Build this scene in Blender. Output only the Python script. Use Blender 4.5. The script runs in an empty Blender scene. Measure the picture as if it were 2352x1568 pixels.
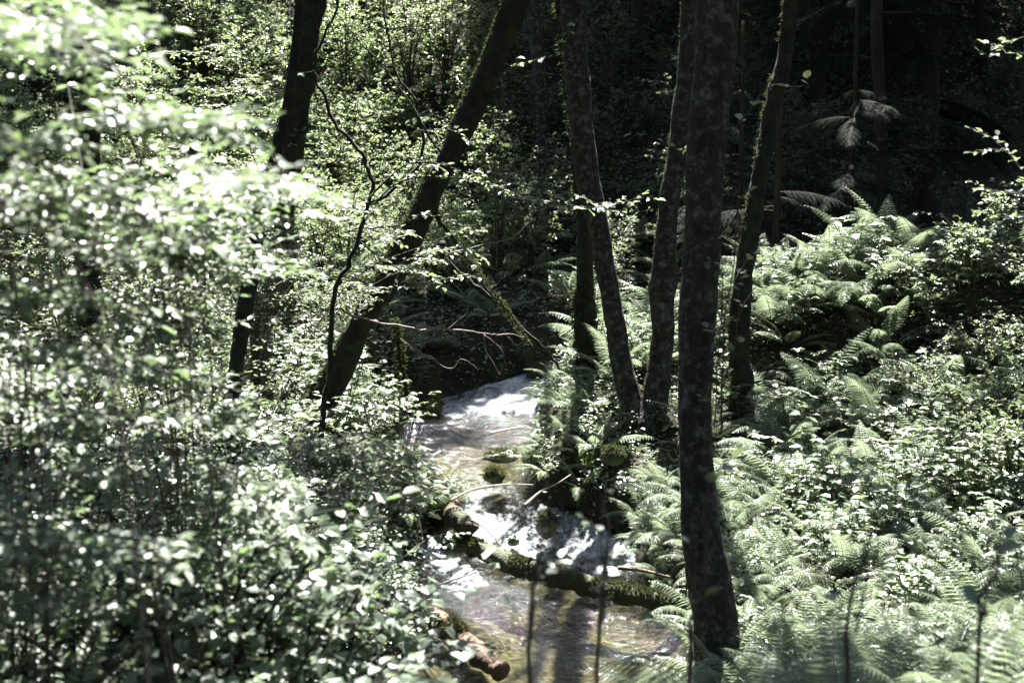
import bpy, math, random
import numpy as np
from mathutils import Vector, noise as mnoise

random.seed(7)
RNG = np.random.default_rng(11)
SC = bpy.context.scene
COL = SC.collection

# ------------------------------------------------------------------ camera
PITCH = math.radians(10.0)
CAM_Z = 4.0
cam_data = bpy.data.cameras.new('camera')
cam = bpy.data.objects.new('camera', cam_data)
COL.objects.link(cam)
cam.location = (0, 0, CAM_Z)
cam.rotation_euler = (math.radians(90) - PITCH, 0, 0)
cam_data.lens = 50
cam_data.sensor_width = 36
cam_data.clip_start = 0.05
cam_data.clip_end = 500
cam_data.dof.use_dof = True
cam_data.dof.focus_distance = 12.8
cam_data.dof.aperture_fstop = 2.4
SC.camera = cam

# ------------------------------------------------------------------ sky, sun, exposure
SUN_EL = math.radians(56)
SUN_AZ = math.radians(2)          # measured from +Y towards +X; the sun stands behind the wood
SUN_DIR = np.array([math.sin(SUN_AZ) * math.cos(SUN_EL), math.cos(SUN_AZ) * math.cos(SUN_EL), math.sin(SUN_EL)])
world = bpy.data.worlds.new('World')
SC.world = world
world.use_nodes = True
wn = world.node_tree.nodes
sky = wn.new('ShaderNodeTexSky')
sky.sky_type = 'NISHITA'
sky.sun_disc = False
sky.sun_elevation = SUN_EL
sky.sun_rotation = SUN_AZ
bg = wn['Background']
bg.inputs['Strength'].default_value = 0.05
world.node_tree.links.new(sky.outputs[0], bg.inputs['Color'])
sun_data = bpy.data.lights.new('sun', 'SUN')
sun_data.energy = 5.0
sun_data.angle = math.radians(0.5)
sun_data.color = (1.0, 0.975, 0.94)
sun = bpy.data.objects.new('sun', sun_data)
COL.objects.link(sun)
sun.rotation_euler = Vector(SUN_DIR.tolist()).to_track_quat('Z', 'Y').to_euler()
SC.view_settings.view_transform = 'Standard'
SC.view_settings.look = 'None'
SC.view_settings.exposure = 3.25
SC.view_settings.gamma = 1.0
SC.cycles.max_bounces = 6
SC.cycles.diffuse_bounces = 3
SC.cycles.glossy_bounces = 2
SC.cycles.transmission_bounces = 3
SC.cycles.transparent_max_bounces = 8
SC.cycles.caustics_reflective = False
SC.cycles.caustics_refractive = False

# ------------------------------------------------------------------ helpers
FPX = 2352 * 50 / 36.0
CP, SP = math.cos(PITCH), math.sin(PITCH)

def at(u, v, d):
    """world point at depth d behind a spot of the 2352 x 1568 view"""
    a, b = (u - 1176) / FPX, (v - 784) / FPX
    return np.array([d * a, d * CP - d * b * SP, CAM_Z - d * SP - d * b * CP])

def proj(p):
    x, y, z = p[0], p[1], p[2] - CAM_Z
    d = y * CP - z * SP
    return 1176 + FPX * x / d, 784 - FPX * (y * SP + z * CP) / d, d

def _hash(ix, iy, seed):
    n = (ix.astype(np.int64) * 374761393 + iy.astype(np.int64) * 668265263 + seed * 1442695041) & 0x7fffffff
    n = ((n ^ (n >> 13)) * 1274126177) & 0x7fffffff
    return ((n ^ (n >> 16)) & 0xffff) / 65535.0

def vnoise(x, y, seed=0):
    ix, iy = np.floor(x), np.floor(y)
    fx, fy = x - ix, y - iy
    fx, fy = fx * fx * (3 - 2 * fx), fy * fy * (3 - 2 * fy)
    a, b = _hash(ix, iy, seed), _hash(ix + 1, iy, seed)
    c, d = _hash(ix, iy + 1, seed), _hash(ix + 1, iy + 1, seed)
    return (a * (1 - fx) + b * fx) * (1 - fy) + (c * (1 - fx) + d * fx) * fy - 0.5

def fbm(x, y, seed=0, oct=4):
    s, a = 0, 1.0
    for k in range(oct):
        s = s + a * vnoise(x, y, seed + k)
        x, y, a = x * 2.03, y * 2.03, a * 0.5
    return s

def sstep(t):
    t = np.clip(t, 0, 1)
    return t * t * (3 - 2 * t)

def norm(v):
    v = np.asarray(v, float)
    return v / (np.linalg.norm(v, axis=-1, keepdims=True) + 1e-9)

def catmull(pts, n):
    """smooth resample of rows (any number of columns)"""
    p = np.asarray(pts, float)
    if len(p) < 3:
        t = np.linspace(0, 1, n)[:, None]
        return p[0] * (1 - t) + p[-1] * t
    q = np.vstack([2 * p[0] - p[1], p, 2 * p[-1] - p[-2]])
    out = []
    m = len(p) - 1
    for k in range(n):
        t = k / (n - 1) * m
        i = min(int(t), m - 1)
        t -= i
        a, b, c, d = q[i], q[i + 1], q[i + 2], q[i + 3]
        out.append(0.5 * (2 * b + (c - a) * t + (2 * a - 5 * b + 4 * c - d) * t * t + (3 * b - a - 3 * c + d) * t ** 3))
    return np.array(out)

class MB:
    """collects geometry for ONE mesh object"""
    def __init__(self):
        self.v, self.f, self.tone, self.n = [], [], [], 0
    def add(self, v, faces, tone=0.5, mi=0):
        v = np.asarray(v, float).reshape(-1, 3)
        self.v.append(v)
        self.tone.append(np.broadcast_to(np.asarray(tone, float), (len(v),)).copy())
        for f in (faces if isinstance(faces, list) else [faces]):
            self.f.append((np.asarray(f, np.int64) + self.n, mi))
        self.n += len(v)
    def merge(self, o, M=None, loc=None):
        """append another MB, transformed by 3x3 M and loc"""
        for v, t in zip(o.v, o.tone):
            w = v if M is None else v @ M.T
            self.v.append(w if loc is None else w + loc)
            self.tone.append(t)
        for f, mi in o.f:
            self.f.append((f + self.n, mi))
        self.n += o.n
    def mesh(self, name, mats, smooth=False):
        me = bpy.data.meshes.new(name)
        v = np.concatenate(self.v)
        me.vertices.add(len(v))
        me.vertices.foreach_set('co', v.astype(np.float32).ravel())
        loops = np.concatenate([f.ravel() for f, _ in self.f])
        counts = np.concatenate([np.full(len(f), f.shape[1]) for f, _ in self.f])
        mi = np.concatenate([np.full(len(f), m) for f, m in self.f])
        me.loops.add(len(loops))
        me.loops.foreach_set('vertex_index', loops.astype(np.int32))
        me.polygons.add(len(counts))
        st = np.concatenate([[0], np.cumsum(counts)[:-1]])
        me.polygons.foreach_set('loop_start', st.astype(np.int32))
        me.polygons.foreach_set('material_index', mi.astype(np.int32))
        me.polygons.foreach_set('use_smooth', np.full(len(counts), smooth))
        a = me.attributes.new('tone', 'FLOAT', 'POINT')
        a.data.foreach_set('value', np.concatenate(self.tone).astype(np.float32))
        for m in (mats if isinstance(mats, list) else [mats]):
            me.materials.append(m)
        me.update()
        return me
    def build(self, name, mats, parent=None, smooth=False):
        me = self.mesh(name, mats, smooth)
        o = bpy.data.objects.new(name, me)
        COL.objects.link(o)
        if parent is not None:
            o.parent = parent
        return o

def tag(o, label=None, cat=None, group=None, kind=None):
    if label: o['label'] = label
    if cat: o['category'] = cat
    if group: o['group'] = group
    if kind: o['kind'] = kind
    return o

def empty(name, loc, rz=0.0, sc=1.0):
    o = bpy.data.objects.new(name, None)
    o.empty_display_size = 0.2
    COL.objects.link(o)
    o.location = [float(c) for c in loc]
    o.rotation_euler = (0, 0, rz)
    o.scale = (sc, sc, sc)
    return o

def inst(name, me, parent=None, loc=(0, 0, 0), rot=(0, 0, 0), sc=1.0):
    o = bpy.data.objects.new(name, me)
    COL.objects.link(o)
    if parent is not None: o.parent = parent
    o.location = [float(c) for c in loc]
    o.rotation_euler = rot
    o.scale = (sc, sc, sc) if not isinstance(sc, tuple) else sc
    return o

# leaf templates: rows of (along, across, up), faces
T_OVAL = (np.array([[0, 0, 0], [.28, .42, .10], [.68, .36, .09], [1, 0, -.10], [.68, -.36, .09], [.28, -.42, .10], [.45, 0, .02]]),
          [np.array([[0, 6, 2, 1], [6, 3, 2, 2], [0, 5, 4, 6], [6, 4, 3, 3]])])
T_OVAL = (T_OVAL[0][:6], [np.array([[0, 3, 2, 1], [0, 5, 4, 3]])])
T_TRI = (np.array([[0, 0, 0], [.42, .5, .1], [1, 0, -.05], [.42, -.5, .1]]), [np.array([[0, 2, 1], [0, 3, 2]])])
def _palm():
    out = [[0, 0, 0]]
    ang = [155, 128, 100, 78, 52, 28, 12, 0, -12, -28, -52, -78, -100, -128, -155]
    rad = [.32, .60, .42, .88, .45, .62, .80, 1.05, .80, .62, .45, .88, .42, .60, .32]
    for a, r in zip(ang, rad):
        out.append([r * math.cos(math.radians(a)), r * math.sin(math.radians(a)), -.10 * r * r + (.06 if r < .5 else 0)])
    f = [[0, k + 1, k] for k in range(1, 15)]
    return np.array(out) * [.72, .72, 1] , [np.array(f)]
T_PALM = _palm()
T_BLADE = (np.array([[0, .5, 0], [0, -.5, 0], [.5, -.4, .0], [.5, .4, .0], [1, 0, -.2]]), [np.array([[0, 1, 2, 3]]), np.array([[3, 2, 4]])])

def add_leaves(mb, T, pos, along, up, L, W, tone, mi=0):
    pos, along, up = np.atleast_2d(pos), norm(np.atleast_2d(along)), np.atleast_2d(up)
    side = norm(np.cross(up, along))
    nn = np.cross(along, side)
    tv, tf = T
    n, k = len(pos), len(tv)
    L = np.broadcast_to(np.asarray(L, float), (n,))[:, None, None]
    W = np.broadcast_to(np.asarray(W, float), (n,))[:, None, None]
    v = pos[:, None, :] + L * (tv[None, :, 0:1] * along[:, None, :] + tv[None, :, 1:2] * W * side[:, None, :] + tv[None, :, 2:3] * nn[:, None, :])
    base = (np.arange(n) * k)[:, None, None]
    faces = [(f[None] + base).reshape(-1, f.shape[1]) for f in tf]
    tone = np.repeat(np.broadcast_to(np.asarray(tone, float), (n,)), k)
    mb.add(v.reshape(-1, 3), faces, tone, mi)

def rvec(n, rng=RNG):
    return norm(rng.normal(size=(n, 3)))

def tube(mb, pts, rad, seg=8, tone=0.5, rough=0.0, mi=0, cap=True, nscale=6.0, seed=0):
    pts = np.asarray(pts, float)
    rad = np.broadcast_to(np.asarray(rad, float), (len(pts),))
    n = len(pts)
    tan = norm(np.gradient(pts, axis=0))
    ref = np.array([0, 1.0, 0]) if abs(tan[0][1]) < 0.8 else np.array([1.0, 0, 0])
    a = norm(np.cross(tan, ref)); b = np.cross(tan, a)
    th = np.linspace(0, 2 * math.pi, seg, endpoint=False)
    ring = (np.cos(th)[None, :, None] * a[:, None, :] + np.sin(th)[None, :, None] * b[:, None, :])
    r = rad[:, None, None] * np.ones((n, seg, 1))
    v = pts[:, None, :] + ring * r
    if rough > 0:
        f = v.reshape(-1, 3)
        nz = np.array([mnoise.fractal(Vector((p[0] * nscale + seed, p[1] * nscale, p[2] * nscale * .55)), 0.8, 2.0, 4) for p in f])
        v = v + ring * (nz.reshape(n, seg, 1) * rough * rad[:, None, None])
    i = np.arange(n - 1)[:, None] * seg
    j = np.arange(seg)[None, :]
    j2 = (j + 1) % seg
    q = np.stack([i + j, i + j2, i + seg + j2, i + seg + j], -1).reshape(-1, 4)
    vv = v.reshape(-1, 3)
    fs = [q]
    if cap:
        vv = np.vstack([vv, pts[0] - tan[0] * rad[0] * .15, pts[-1] + tan[-1] * rad[-1] * .3])
        c0, c1 = n * seg, n * seg + 1
        jj = np.arange(seg)
        fs.append(np.stack([np.full(seg, c0), (jj + 1) % seg, jj], -1))
        fs.append(np.stack([np.full(seg, c1), (n - 1) * seg + jj, (n - 1) * seg + (jj + 1) % seg], -1))
    mb.add(vv, fs, tone, mi)
    return v

# ------------------------------------------------------------------ materials
def newmat(name):
    m = bpy.data.materials.new(name)
    m.use_nodes = True
    nt = m.node_tree
    return m, nt, nt.nodes, nt.links, nt.nodes['Principled BSDF'], nt.nodes['Material Output']

def N(nt, typ, **kw):
    n = nt.nodes.new(typ)
    for k, v in kw.items():
        setattr(n, k, v)
    return n

def leaf_mat(name, dark, light, rough=0.38, trans=0.3, tcol=None, spec=0.5):
    m, nt, nodes, L, pb, out = newmat(name)
    at_ = N(nt, 'ShaderNodeAttribute', attribute_name='tone')
    oi = N(nt, 'ShaderNodeObjectInfo')
    ma = N(nt, 'ShaderNodeMath', operation='MULTIPLY_ADD')
    L.new(oi.outputs['Random'], ma.inputs[0]); ma.inputs[1].default_value = 0.35
    L.new(at_.outputs['Fac'], ma.inputs[2])
    ra = N(nt, 'ShaderNodeValToRGB')
    ra.color_ramp.elements[0].color = (*dark, 1); ra.color_ramp.elements[1].color = (*light, 1)
    ra.color_ramp.elements[0].position = 0.1; ra.color_ramp.elements[1].position = 1.15
    L.new(ma.outputs[0], ra.inputs[0])
    L.new(ra.outputs[0], pb.inputs['Base Color'])
    pb.inputs['Roughness'].default_value = rough
    pb.inputs['Specular IOR Level'].default_value = spec
    tr = N(nt, 'ShaderNodeBsdfTranslucent')
    if tcol:
        mx = N(nt, 'ShaderNodeMix', data_type='RGBA'); mx.blend_type = 'MIX'
        mx.inputs[0].default_value = 0.55
        L.new(ra.outputs[0], mx.inputs[6]); mx.inputs[7].default_value = (*tcol, 1)
        L.new(mx.outputs[2], tr.inputs['Color'])
    else:
        L.new(ra.outputs[0], tr.inputs['Color'])
    ms = N(nt, 'ShaderNodeMixShader'); ms.inputs[0].default_value = trans
    L.new(pb.outputs[0], ms.inputs[1]); L.new(tr.outputs[0], ms.inputs[2])
    L.new(ms.outputs[0], out.inputs['Surface'])
    return m

def rough_mat(name, c1, c2, scale=8, rough=0.85, bump=0.5, bdist=0.02, c3=None, c3_lo=.55, c3_hi=.65, stretch=(1, 1, .35), spec=.3, s3=2.2):
    m, nt, nodes, L, pb, out = newmat(name)
    tc = N(nt, 'ShaderNodeTexCoord')
    mp = N(nt, 'ShaderNodeMapping'); mp.inputs['Scale'].default_value = stretch
    L.new(tc.outputs['Object'], mp.inputs[0])
    n1 = N(nt, 'ShaderNodeTexNoise'); n1.inputs['Scale'].default_value = scale; n1.inputs['Detail'].default_value = 8; n1.inputs['Roughness'].default_value = .65
    L.new(mp.outputs[0], n1.inputs['Vector'])
    ra = N(nt, 'ShaderNodeValToRGB')
    ra.color_ramp.elements[0].position = .35; ra.color_ramp.elements[1].position = .68
    ra.color_ramp.elements[0].color = (*c1, 1); ra.color_ramp.elements[1].color = (*c2, 1)
    L.new(n1.outputs['Fac'], ra.inputs[0])
    col = ra.outputs[0]
    if c3:
        n2 = N(nt, 'ShaderNodeTexNoise'); n2.inputs['Scale'].default_value = s3; n2.inputs['Detail'].default_value = 7; n2.inputs['Roughness'].default_value = .7
        L.new(tc.outputs['Object'], n2.inputs['Vector'])
        r2 = N(nt, 'ShaderNodeValToRGB'); r2.color_ramp.elements[0].position = c3_lo; r2.color_ramp.elements[1].position = c3_hi
        L.new(n2.outputs['Fac'], r2.inputs[0])
        mx = N(nt, 'ShaderNodeMix', data_type='RGBA')
        L.new(r2.outputs[0], mx.inputs[0]); L.new(col, mx.inputs[6]); mx.inputs[7].default_value = (*c3, 1)
        col = mx.outputs[2]
    L.new(col, pb.inputs['Base Color'])
    pb.inputs['Roughness'].default_value = rough
    pb.inputs['Specular IOR Level'].default_value = spec
    bp = N(nt, 'ShaderNodeBump'); bp.inputs['Strength'].default_value = bump; bp.inputs['Distance'].default_value = bdist
    n3 = N(nt, 'ShaderNodeTexNoise'); n3.inputs['Scale'].default_value = scale * 2.3; n3.inputs['Detail'].default_value = 6
    L.new(mp.outputs[0], n3.inputs['Vector'])
    L.new(n3.outputs['Fac'], bp.inputs['Height']); L.new(bp.outputs[0], pb.inputs['Normal'])
    return m

M = {}
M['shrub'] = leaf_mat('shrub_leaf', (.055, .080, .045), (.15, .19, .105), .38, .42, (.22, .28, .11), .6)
M['fore'] = leaf_mat('foreground_leaf', (.055, .082, .055), (.165, .20, .14), .42, .32, (.20, .30, .09), .65)
M['fern'] = leaf_mat('fern_leaf', (.082, .112, .072), (.20, .245, .16), .38, .42, (.25, .31, .17), .8)
M['hill_lit'] = leaf_mat('hillside_leaf_lit', (.085, .125, .060), (.22, .28, .13), .40, .50, (.26, .35, .13), .6)  # lighter copy of the shrub leaf, sunlit brightness put into its colour
M['herb'] = leaf_mat('herb_leaf', (.050, .078, .045), (.15, .19, .115), .36, .34, (.20, .26, .10), .65)
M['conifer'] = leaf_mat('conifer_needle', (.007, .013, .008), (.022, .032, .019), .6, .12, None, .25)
M['canopy'] = leaf_mat('canopy_leaf', (.04, .07, .03), (.08, .12, .05), .45, .12)
M['moss'] = leaf_mat('moss_tuft', (.024, .032, .012), (.075, .085, .028), .8, .3, None, .1)
M['grass'] = leaf_mat('grass_blade', (.07, .11, .03), (.15, .20, .06), .45, .35)
M['bark'] = rough_mat('alder_bark', (.011, .009, .007), (.040, .035, .028), 16, .9, 1.0, .04, (.13, .125, .11), .50, .68, s3=15)
M['darkbark'] = rough_mat('mossy_dark_bark', (.007, .0065, .005), (.024, .022, .016), 14, .92, 1.0, .04, (.028, .034, .011), .50, .62, s3=8)
M['conbark'] = rough_mat('conifer_bark', (.015, .011, .009), (.045, .034, .026), 12, .9, .9, .03)
M['twig'] = rough_mat('twig_bark', (.030, .022, .018), (.085, .065, .055), 30, .7, .3, .005)
M['paletwig'] = rough_mat('bare_twig', (.08, .06, .052), (.22, .17, .15), 30, .6, .3, .005)
M['stem'] = rough_mat('green_stem', (.05, .06, .025), (.10, .10, .05), 25, .6, .2, .004)
M['log'] = rough_mat('rotting_log', (.018, .013, .009), (.075, .055, .036), 9, .85, .9, .03, (.030, .036, .012), .46, .56)
M['redlog'] = rough_mat('red_brown_log', (.06, .040, .028), (.17, .115, .085), 9, .85, .9, .04, (.06, .065, .02), .56, .64)
M['rock'] = rough_mat('wet_rock', (.010, .010, .009), (.040, .037, .030), 6, .55, .8, .04, (.05, .06, .015), .48, .6, (1, 1, 1), .5)
M['soil'] = rough_mat('forest_soil', (.010, .009, .006), (.040, .033, .020), 5, .95, .9, .05, (.025, .033, .012), .5, .65, (1, 1, 1), .2)
M['litter'] = leaf_mat('leaf_litter', (.03, .022, .014), (.10, .075, .045), .8, .1, None, .2)

def water_mat():
    m, nt, nodes, L, pb, out = newmat('stream_water')
    tc = N(nt, 'ShaderNodeTexCoord')
    att = N(nt, 'ShaderNodeAttribute', attribute_name='tone')
    na = N(nt, 'ShaderNodeTexNoise'); na.inputs['Scale'].default_value = 9; na.inputs['Detail'].default_value = 4
    mp = N(nt, 'ShaderNodeMapping'); mp.inputs['Scale'].default_value = (1, 1.0, 1)
    L.new(tc.outputs['Object'], mp.inputs[0]); L.new(mp.outputs[0], na.inputs['Vector'])
    nb = N(nt, 'ShaderNodeTexNoise'); nb.inputs['Scale'].default_value = 46; nb.inputs['Detail'].default_value = 3
    L.new(mp.outputs[0], nb.inputs['Vector'])
    b1 = N(nt, 'ShaderNodeBump'); b1.inputs['Distance'].default_value = .075
    st = N(nt, 'ShaderNodeMath', operation='MULTIPLY_ADD'); L.new(att.outputs['Fac'], st.inputs[0]); st.inputs[1].default_value = .95; st.inputs[2].default_value = .26
    st.use_clamp = True
    L.new(st.outputs[0], b1.inputs['Strength']); L.new(na.outputs['Fac'], b1.inputs['Height'])
    b2 = N(nt, 'ShaderNodeBump'); b2.inputs['Distance'].default_value = .03
    L.new(st.outputs[0], b2.inputs['Strength']); L.new(nb.outputs['Fac'], b2.inputs['Height']); L.new(b1.outputs[0], b2.inputs['Normal'])
    gl = N(nt, 'ShaderNodeBsdfGlossy'); gl.inputs['Roughness'].default_value = .05; gl.inputs['Color'].default_value = (1, 1, 1, 1)
    L.new(b2.outputs[0], gl.inputs['Normal'])
    tr = N(nt, 'ShaderNodeBsdfTransparent'); tr.inputs['Color'].default_value = (.72, .72, .60, 1)
    fr = N(nt, 'ShaderNodeFresnel'); fr.inputs['IOR'].default_value = 1.33; L.new(b2.outputs[0], fr.inputs['Normal'])
    mx = N(nt, 'ShaderNodeMixShader'); L.new(fr.outputs[0], mx.inputs[0]); L.new(tr.outputs[0], mx.inputs[1]); L.new(gl.outputs[0], mx.inputs[2])
    # foam: broken white where the water is rough
    nf = N(nt, 'ShaderNodeTexNoise'); nf.inputs['Scale'].default_value = 11; nf.inputs['Detail'].default_value = 8; nf.inputs['Roughness'].default_value = .75
    mf = N(nt, 'ShaderNodeMapping'); mf.inputs['Scale'].default_value = (1.5, .8, 1); L.new(tc.outputs['Object'], mf.inputs[0]); L.new(mf.outputs[0], nf.inputs['Vector'])
    ad = N(nt, 'ShaderNodeMath', operation='ADD'); L.new(nf.outputs['Fac'], ad.inputs[0]); L.new(att.outputs['Fac'], ad.inputs[1])
    rf = N(nt, 'ShaderNodeMapRange'); rf.inputs[1].default_value = 1.02; rf.inputs[2].default_value = 1.50; L.new(ad.outputs[0], rf.inputs[0])
    df = N(nt, 'ShaderNodeBsdfDiffuse'); df.inputs['Color'].default_value = (.46, .49, .51, 1)
    m2 = N(nt, 'ShaderNodeMixShader'); L.new(rf.outputs[0], m2.inputs[0]); L.new(mx.outputs[0], m2.inputs[1]); L.new(df.outputs[0], m2.inputs[2])
    L.new(m2.outputs[0], out.inputs['Surface'])
    return m
M['water'] = water_mat()
M['bed'] = rough_mat('stream_bed', (.045, .036, .018), (.19, .155, .085), 14, .8, .8, .03, (.30, .24, .15), .56, .66, (1, 1, 1), .3, 9)

# ------------------------------------------------------------------ terrain and stream
# centre line of the stream: x, y, half width, water level, foam 0..1
STREAM = np.array([
    [-24, 3.0, .8, -.10, 0], [-12, 4.8, .8, -.05, 0], [-6, 6.3, .8, 0, 0], [-3.2, 7.0, .8, 0, 0], [-1.4, 7.8, .85, 0, 0],
    [.0, 8.6, .95, 0, 0], [.30, 9.4, .98, 0, .0], [.25, 10.4, 1.05, 0, .05], [.15, 11.2, 1.0, .01, .36], [.14, 11.75, .95, .03, .72],
    [.02, 12.15, .56, .10, .78], [-.10, 12.5, .40, .24, .50], [-.18, 12.85, .38, .36, .52], [-.30, 13.1, .48, .52, .34], [-.48, 13.5, .72, .55, .16], [-.56, 14.1, .80, .56, .12],
    [-.50, 14.8, .78, .57, .36], [-.22, 15.3, .60, .63, .78], [.25, 15.75, .40, .76, .95], [.85, 16.3, .42, .88, .75],
    [1.6, 17.0, .5, .95, .6], [2.6, 18.0, .5, 1.05, .3], [4.5, 19.5, .5, 1.3, .2], [8, 21.5, .5, 1.9, .2], [14, 24, .5, 2.9, .2], [26, 28, .5, 4.5, .2]])
SS = catmull(STREAM, 420)

def stream_info(x, y):
    shp = np.shape(x)
    x, y = np.ravel(x), np.ravel(y)
    r = np.full(len(x), 1e9); lv = np.zeros(len(x)); fm = np.zeros(len(x))
    for c in range(0, len(x), 20000):
        dx = x[c:c + 20000, None] - SS[None, :, 0]; dy = y[c:c + 20000, None] - SS[None, :, 1]
        dd = np.hypot(dx, dy)
        e = dd - SS[None, :, 2]
        k = e.argmin(1)
        w = np.exp(-np.maximum(dd - dd.min(1)[:, None], 0) / .12)
        w /= w.sum(1)[:, None]
        r[c:c + 20000] = e[np.arange(len(k)), k]
        lv[c:c + 20000] = (w * SS[None, :, 3]).sum(1); fm[c:c + 20000] = (w * SS[None, :, 4]).sum(1)
    return r.reshape(shp), lv.reshape(shp), fm.reshape(shp)

def ground(x, y):
    x = np.asarray(x, float); y = np.asarray(y, float)
    r, lv, _ = stream_info(x, y)
    near = sstep((8.2 - y) / 2.5) * sstep((6 - np.abs(x)) / 8 + .6)
    slope = .22 + near * .20
    h = lv - .20 + .58 * sstep((r + .22) / .60) + slope * np.minimum(np.maximum(r - .15, 0), 14)
    h = h + .16 * fbm(x * .8, y * .8, 3) * sstep(r / .6) + .06 * fbm(x * 4, y * 4, 9, 3)
    h = h + .42 * np.maximum(y - 19.5, 0) + .5 * np.maximum(-3 - y, 0) + .38 * np.maximum(np.abs(x) - 8 - .25 * np.maximum(y - 8, 0), 0)  # rises behind and beside the camera are added to block low sky light
    h = h + .42 * np.exp(-((x - 3.8) / 1.0) ** 2 - ((y - 15.3) / .9) ** 2) - .5 * np.exp(-((x - 5.0) / 1.3) ** 2 - ((y - 17.3) / 1.2) ** 2)
    inn = sstep(-r / .4)
    h = h - inn * .10
    return h

def gz(x, y):
    return float(ground(np.array([x]), np.array([y]))[0])

gx = np.concatenate([np.linspace(-60, -14, 40)[:-1], np.linspace(-14, -3, 110)[:-1], np.linspace(-3, 4, 160)[:-1], np.linspace(4, 14, 100)[:-1], np.linspace(14, 60, 40)])
gy = np.concatenate([np.linspace(-40, -2, 30)[:-1], np.linspace(-2, 8, 90)[:-1], np.linspace(8, 18, 230)[:-1], np.linspace(18, 40, 140)[:-1], np.linspace(40, 110, 40)])
GX, GY = np.meshgrid(gx, gy)
GZ = ground(GX, GY)

def grid_faces(nx, ny, keep=None):
    i, j = np.meshgrid(np.arange(nx - 1), np.arange(ny - 1))
    a = (j * nx + i).ravel()
    q = np.stack([a, a + 1, a + nx + 1, a + nx], -1)
    return q if keep is None else q[keep.ravel()]

rG, lG, _ = stream_info(GX, GY)
mb = MB()
bedmask = sstep((.05 - rG) / .2)
mb.add(np.stack([GX, GY, GZ], -1).reshape(-1, 3), grid_faces(len(gx), len(gy)), bedmask.ravel())
def ground_mat():
    m = M['soil'].copy(); m.name = 'forest_floor'
    nt = m.node_tree; L = nt.links
    pb = nt.nodes['Principled BSDF']
    src = pb.inputs['Base Color'].links[0].from_socket
    tc = N(nt, 'ShaderNodeTexCoord')
    vo = N(nt, 'ShaderNodeTexVoronoi'); vo.inputs['Scale'].default_value = 26
    no = N(nt, 'ShaderNodeTexNoise'); no.inputs['Scale'].default_value = 1.7; no.inputs['Detail'].default_value = 5
    L.new(tc.outputs['Object'], vo.inputs['Vector']); L.new(tc.outputs['Object'], no.inputs['Vector'])
    ra = N(nt, 'ShaderNodeValToRGB'); e = ra.color_ramp.elements
    e[0].position = .15; e[0].color = (.022, .020, .012, 1); e[1].position = .9; e[1].color = (.125, .115, .075, 1)
    L.new(vo.outputs['Color'], ra.inputs[0])
    m1 = N(nt, 'ShaderNodeMix', data_type='RGBA'); m1.blend_type = 'MULTIPLY'; m1.inputs[0].default_value = .8
    r2 = N(nt, 'ShaderNodeValToRGB'); r2.color_ramp.elements[0].position = .35; r2.color_ramp.elements[1].position = .65
    r2.color_ramp.elements[0].color = (.35, .33, .25, 1)
    L.new(no.outputs['Fac'], r2.inputs[0]); L.new(ra.outputs[0], m1.inputs[6]); L.new(r2.outputs[0], m1.inputs[7])
    at_ = N(nt, 'ShaderNodeAttribute', attribute_name='tone')
    mx = N(nt, 'ShaderNodeMix', data_type='RGBA')
    L.new(at_.outputs['Fac'], mx.inputs[0]); L.new(src, mx.inputs[6]); L.new(m1.outputs[2], mx.inputs[7])
    L.new(mx.outputs[2], pb.inputs['Base Color'])
    return m
tag(mb.build('ground', ground_mat(), smooth=True), kind='structure')

# water surface
wx = np.arange(-3.4, 3.6, .035); wy = np.arange(7.0, 19.0, .035)
WX, WY = np.meshgrid(wx, wy)
rW, lW, fW = stream_info(WX, WY)
zW = lW + fW * (.050 * fbm(WX * 5, WY * 4, 21, 4) + .022 * fbm(WX * 11, WY * 9, 31, 2)) + .004 * fbm(WX * 9, WY * 9, 5, 3)
foam = np.clip(fW + .35 * fbm(WX * 2.5, WY * 1.6, 44, 3) * (fW > .08), 0, 1) * sstep((.05 - rW) / .15)
ok = rW < .16
okf = ok[:-1, :-1] & ok[1:, 1:] & ok[:-1, 1:] & ok[1:, :-1]
mb = MB()
mb.add(np.stack([WX, WY, zW], -1).reshape(-1, 3), grid_faces(len(wx), len(wy), okf), foam.ravel())
wo = mb.build('stream', M['water'], smooth=True)
tag(wo, kind='structure')

def onground(u, v, lift=0.0):
    """where the line of sight meets the ground"""
    d = np.arange(4.0, 45, .1)
    p = np.array([at(u, v, k) for k in d])
    h = ground(p[:, 0], p[:, 1]) + lift
    k = np.argmax(p[:, 2] < h)
    if not (p[:, 2] < h).any(): k = len(d) - 1
    return p[k], d[k]

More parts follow.
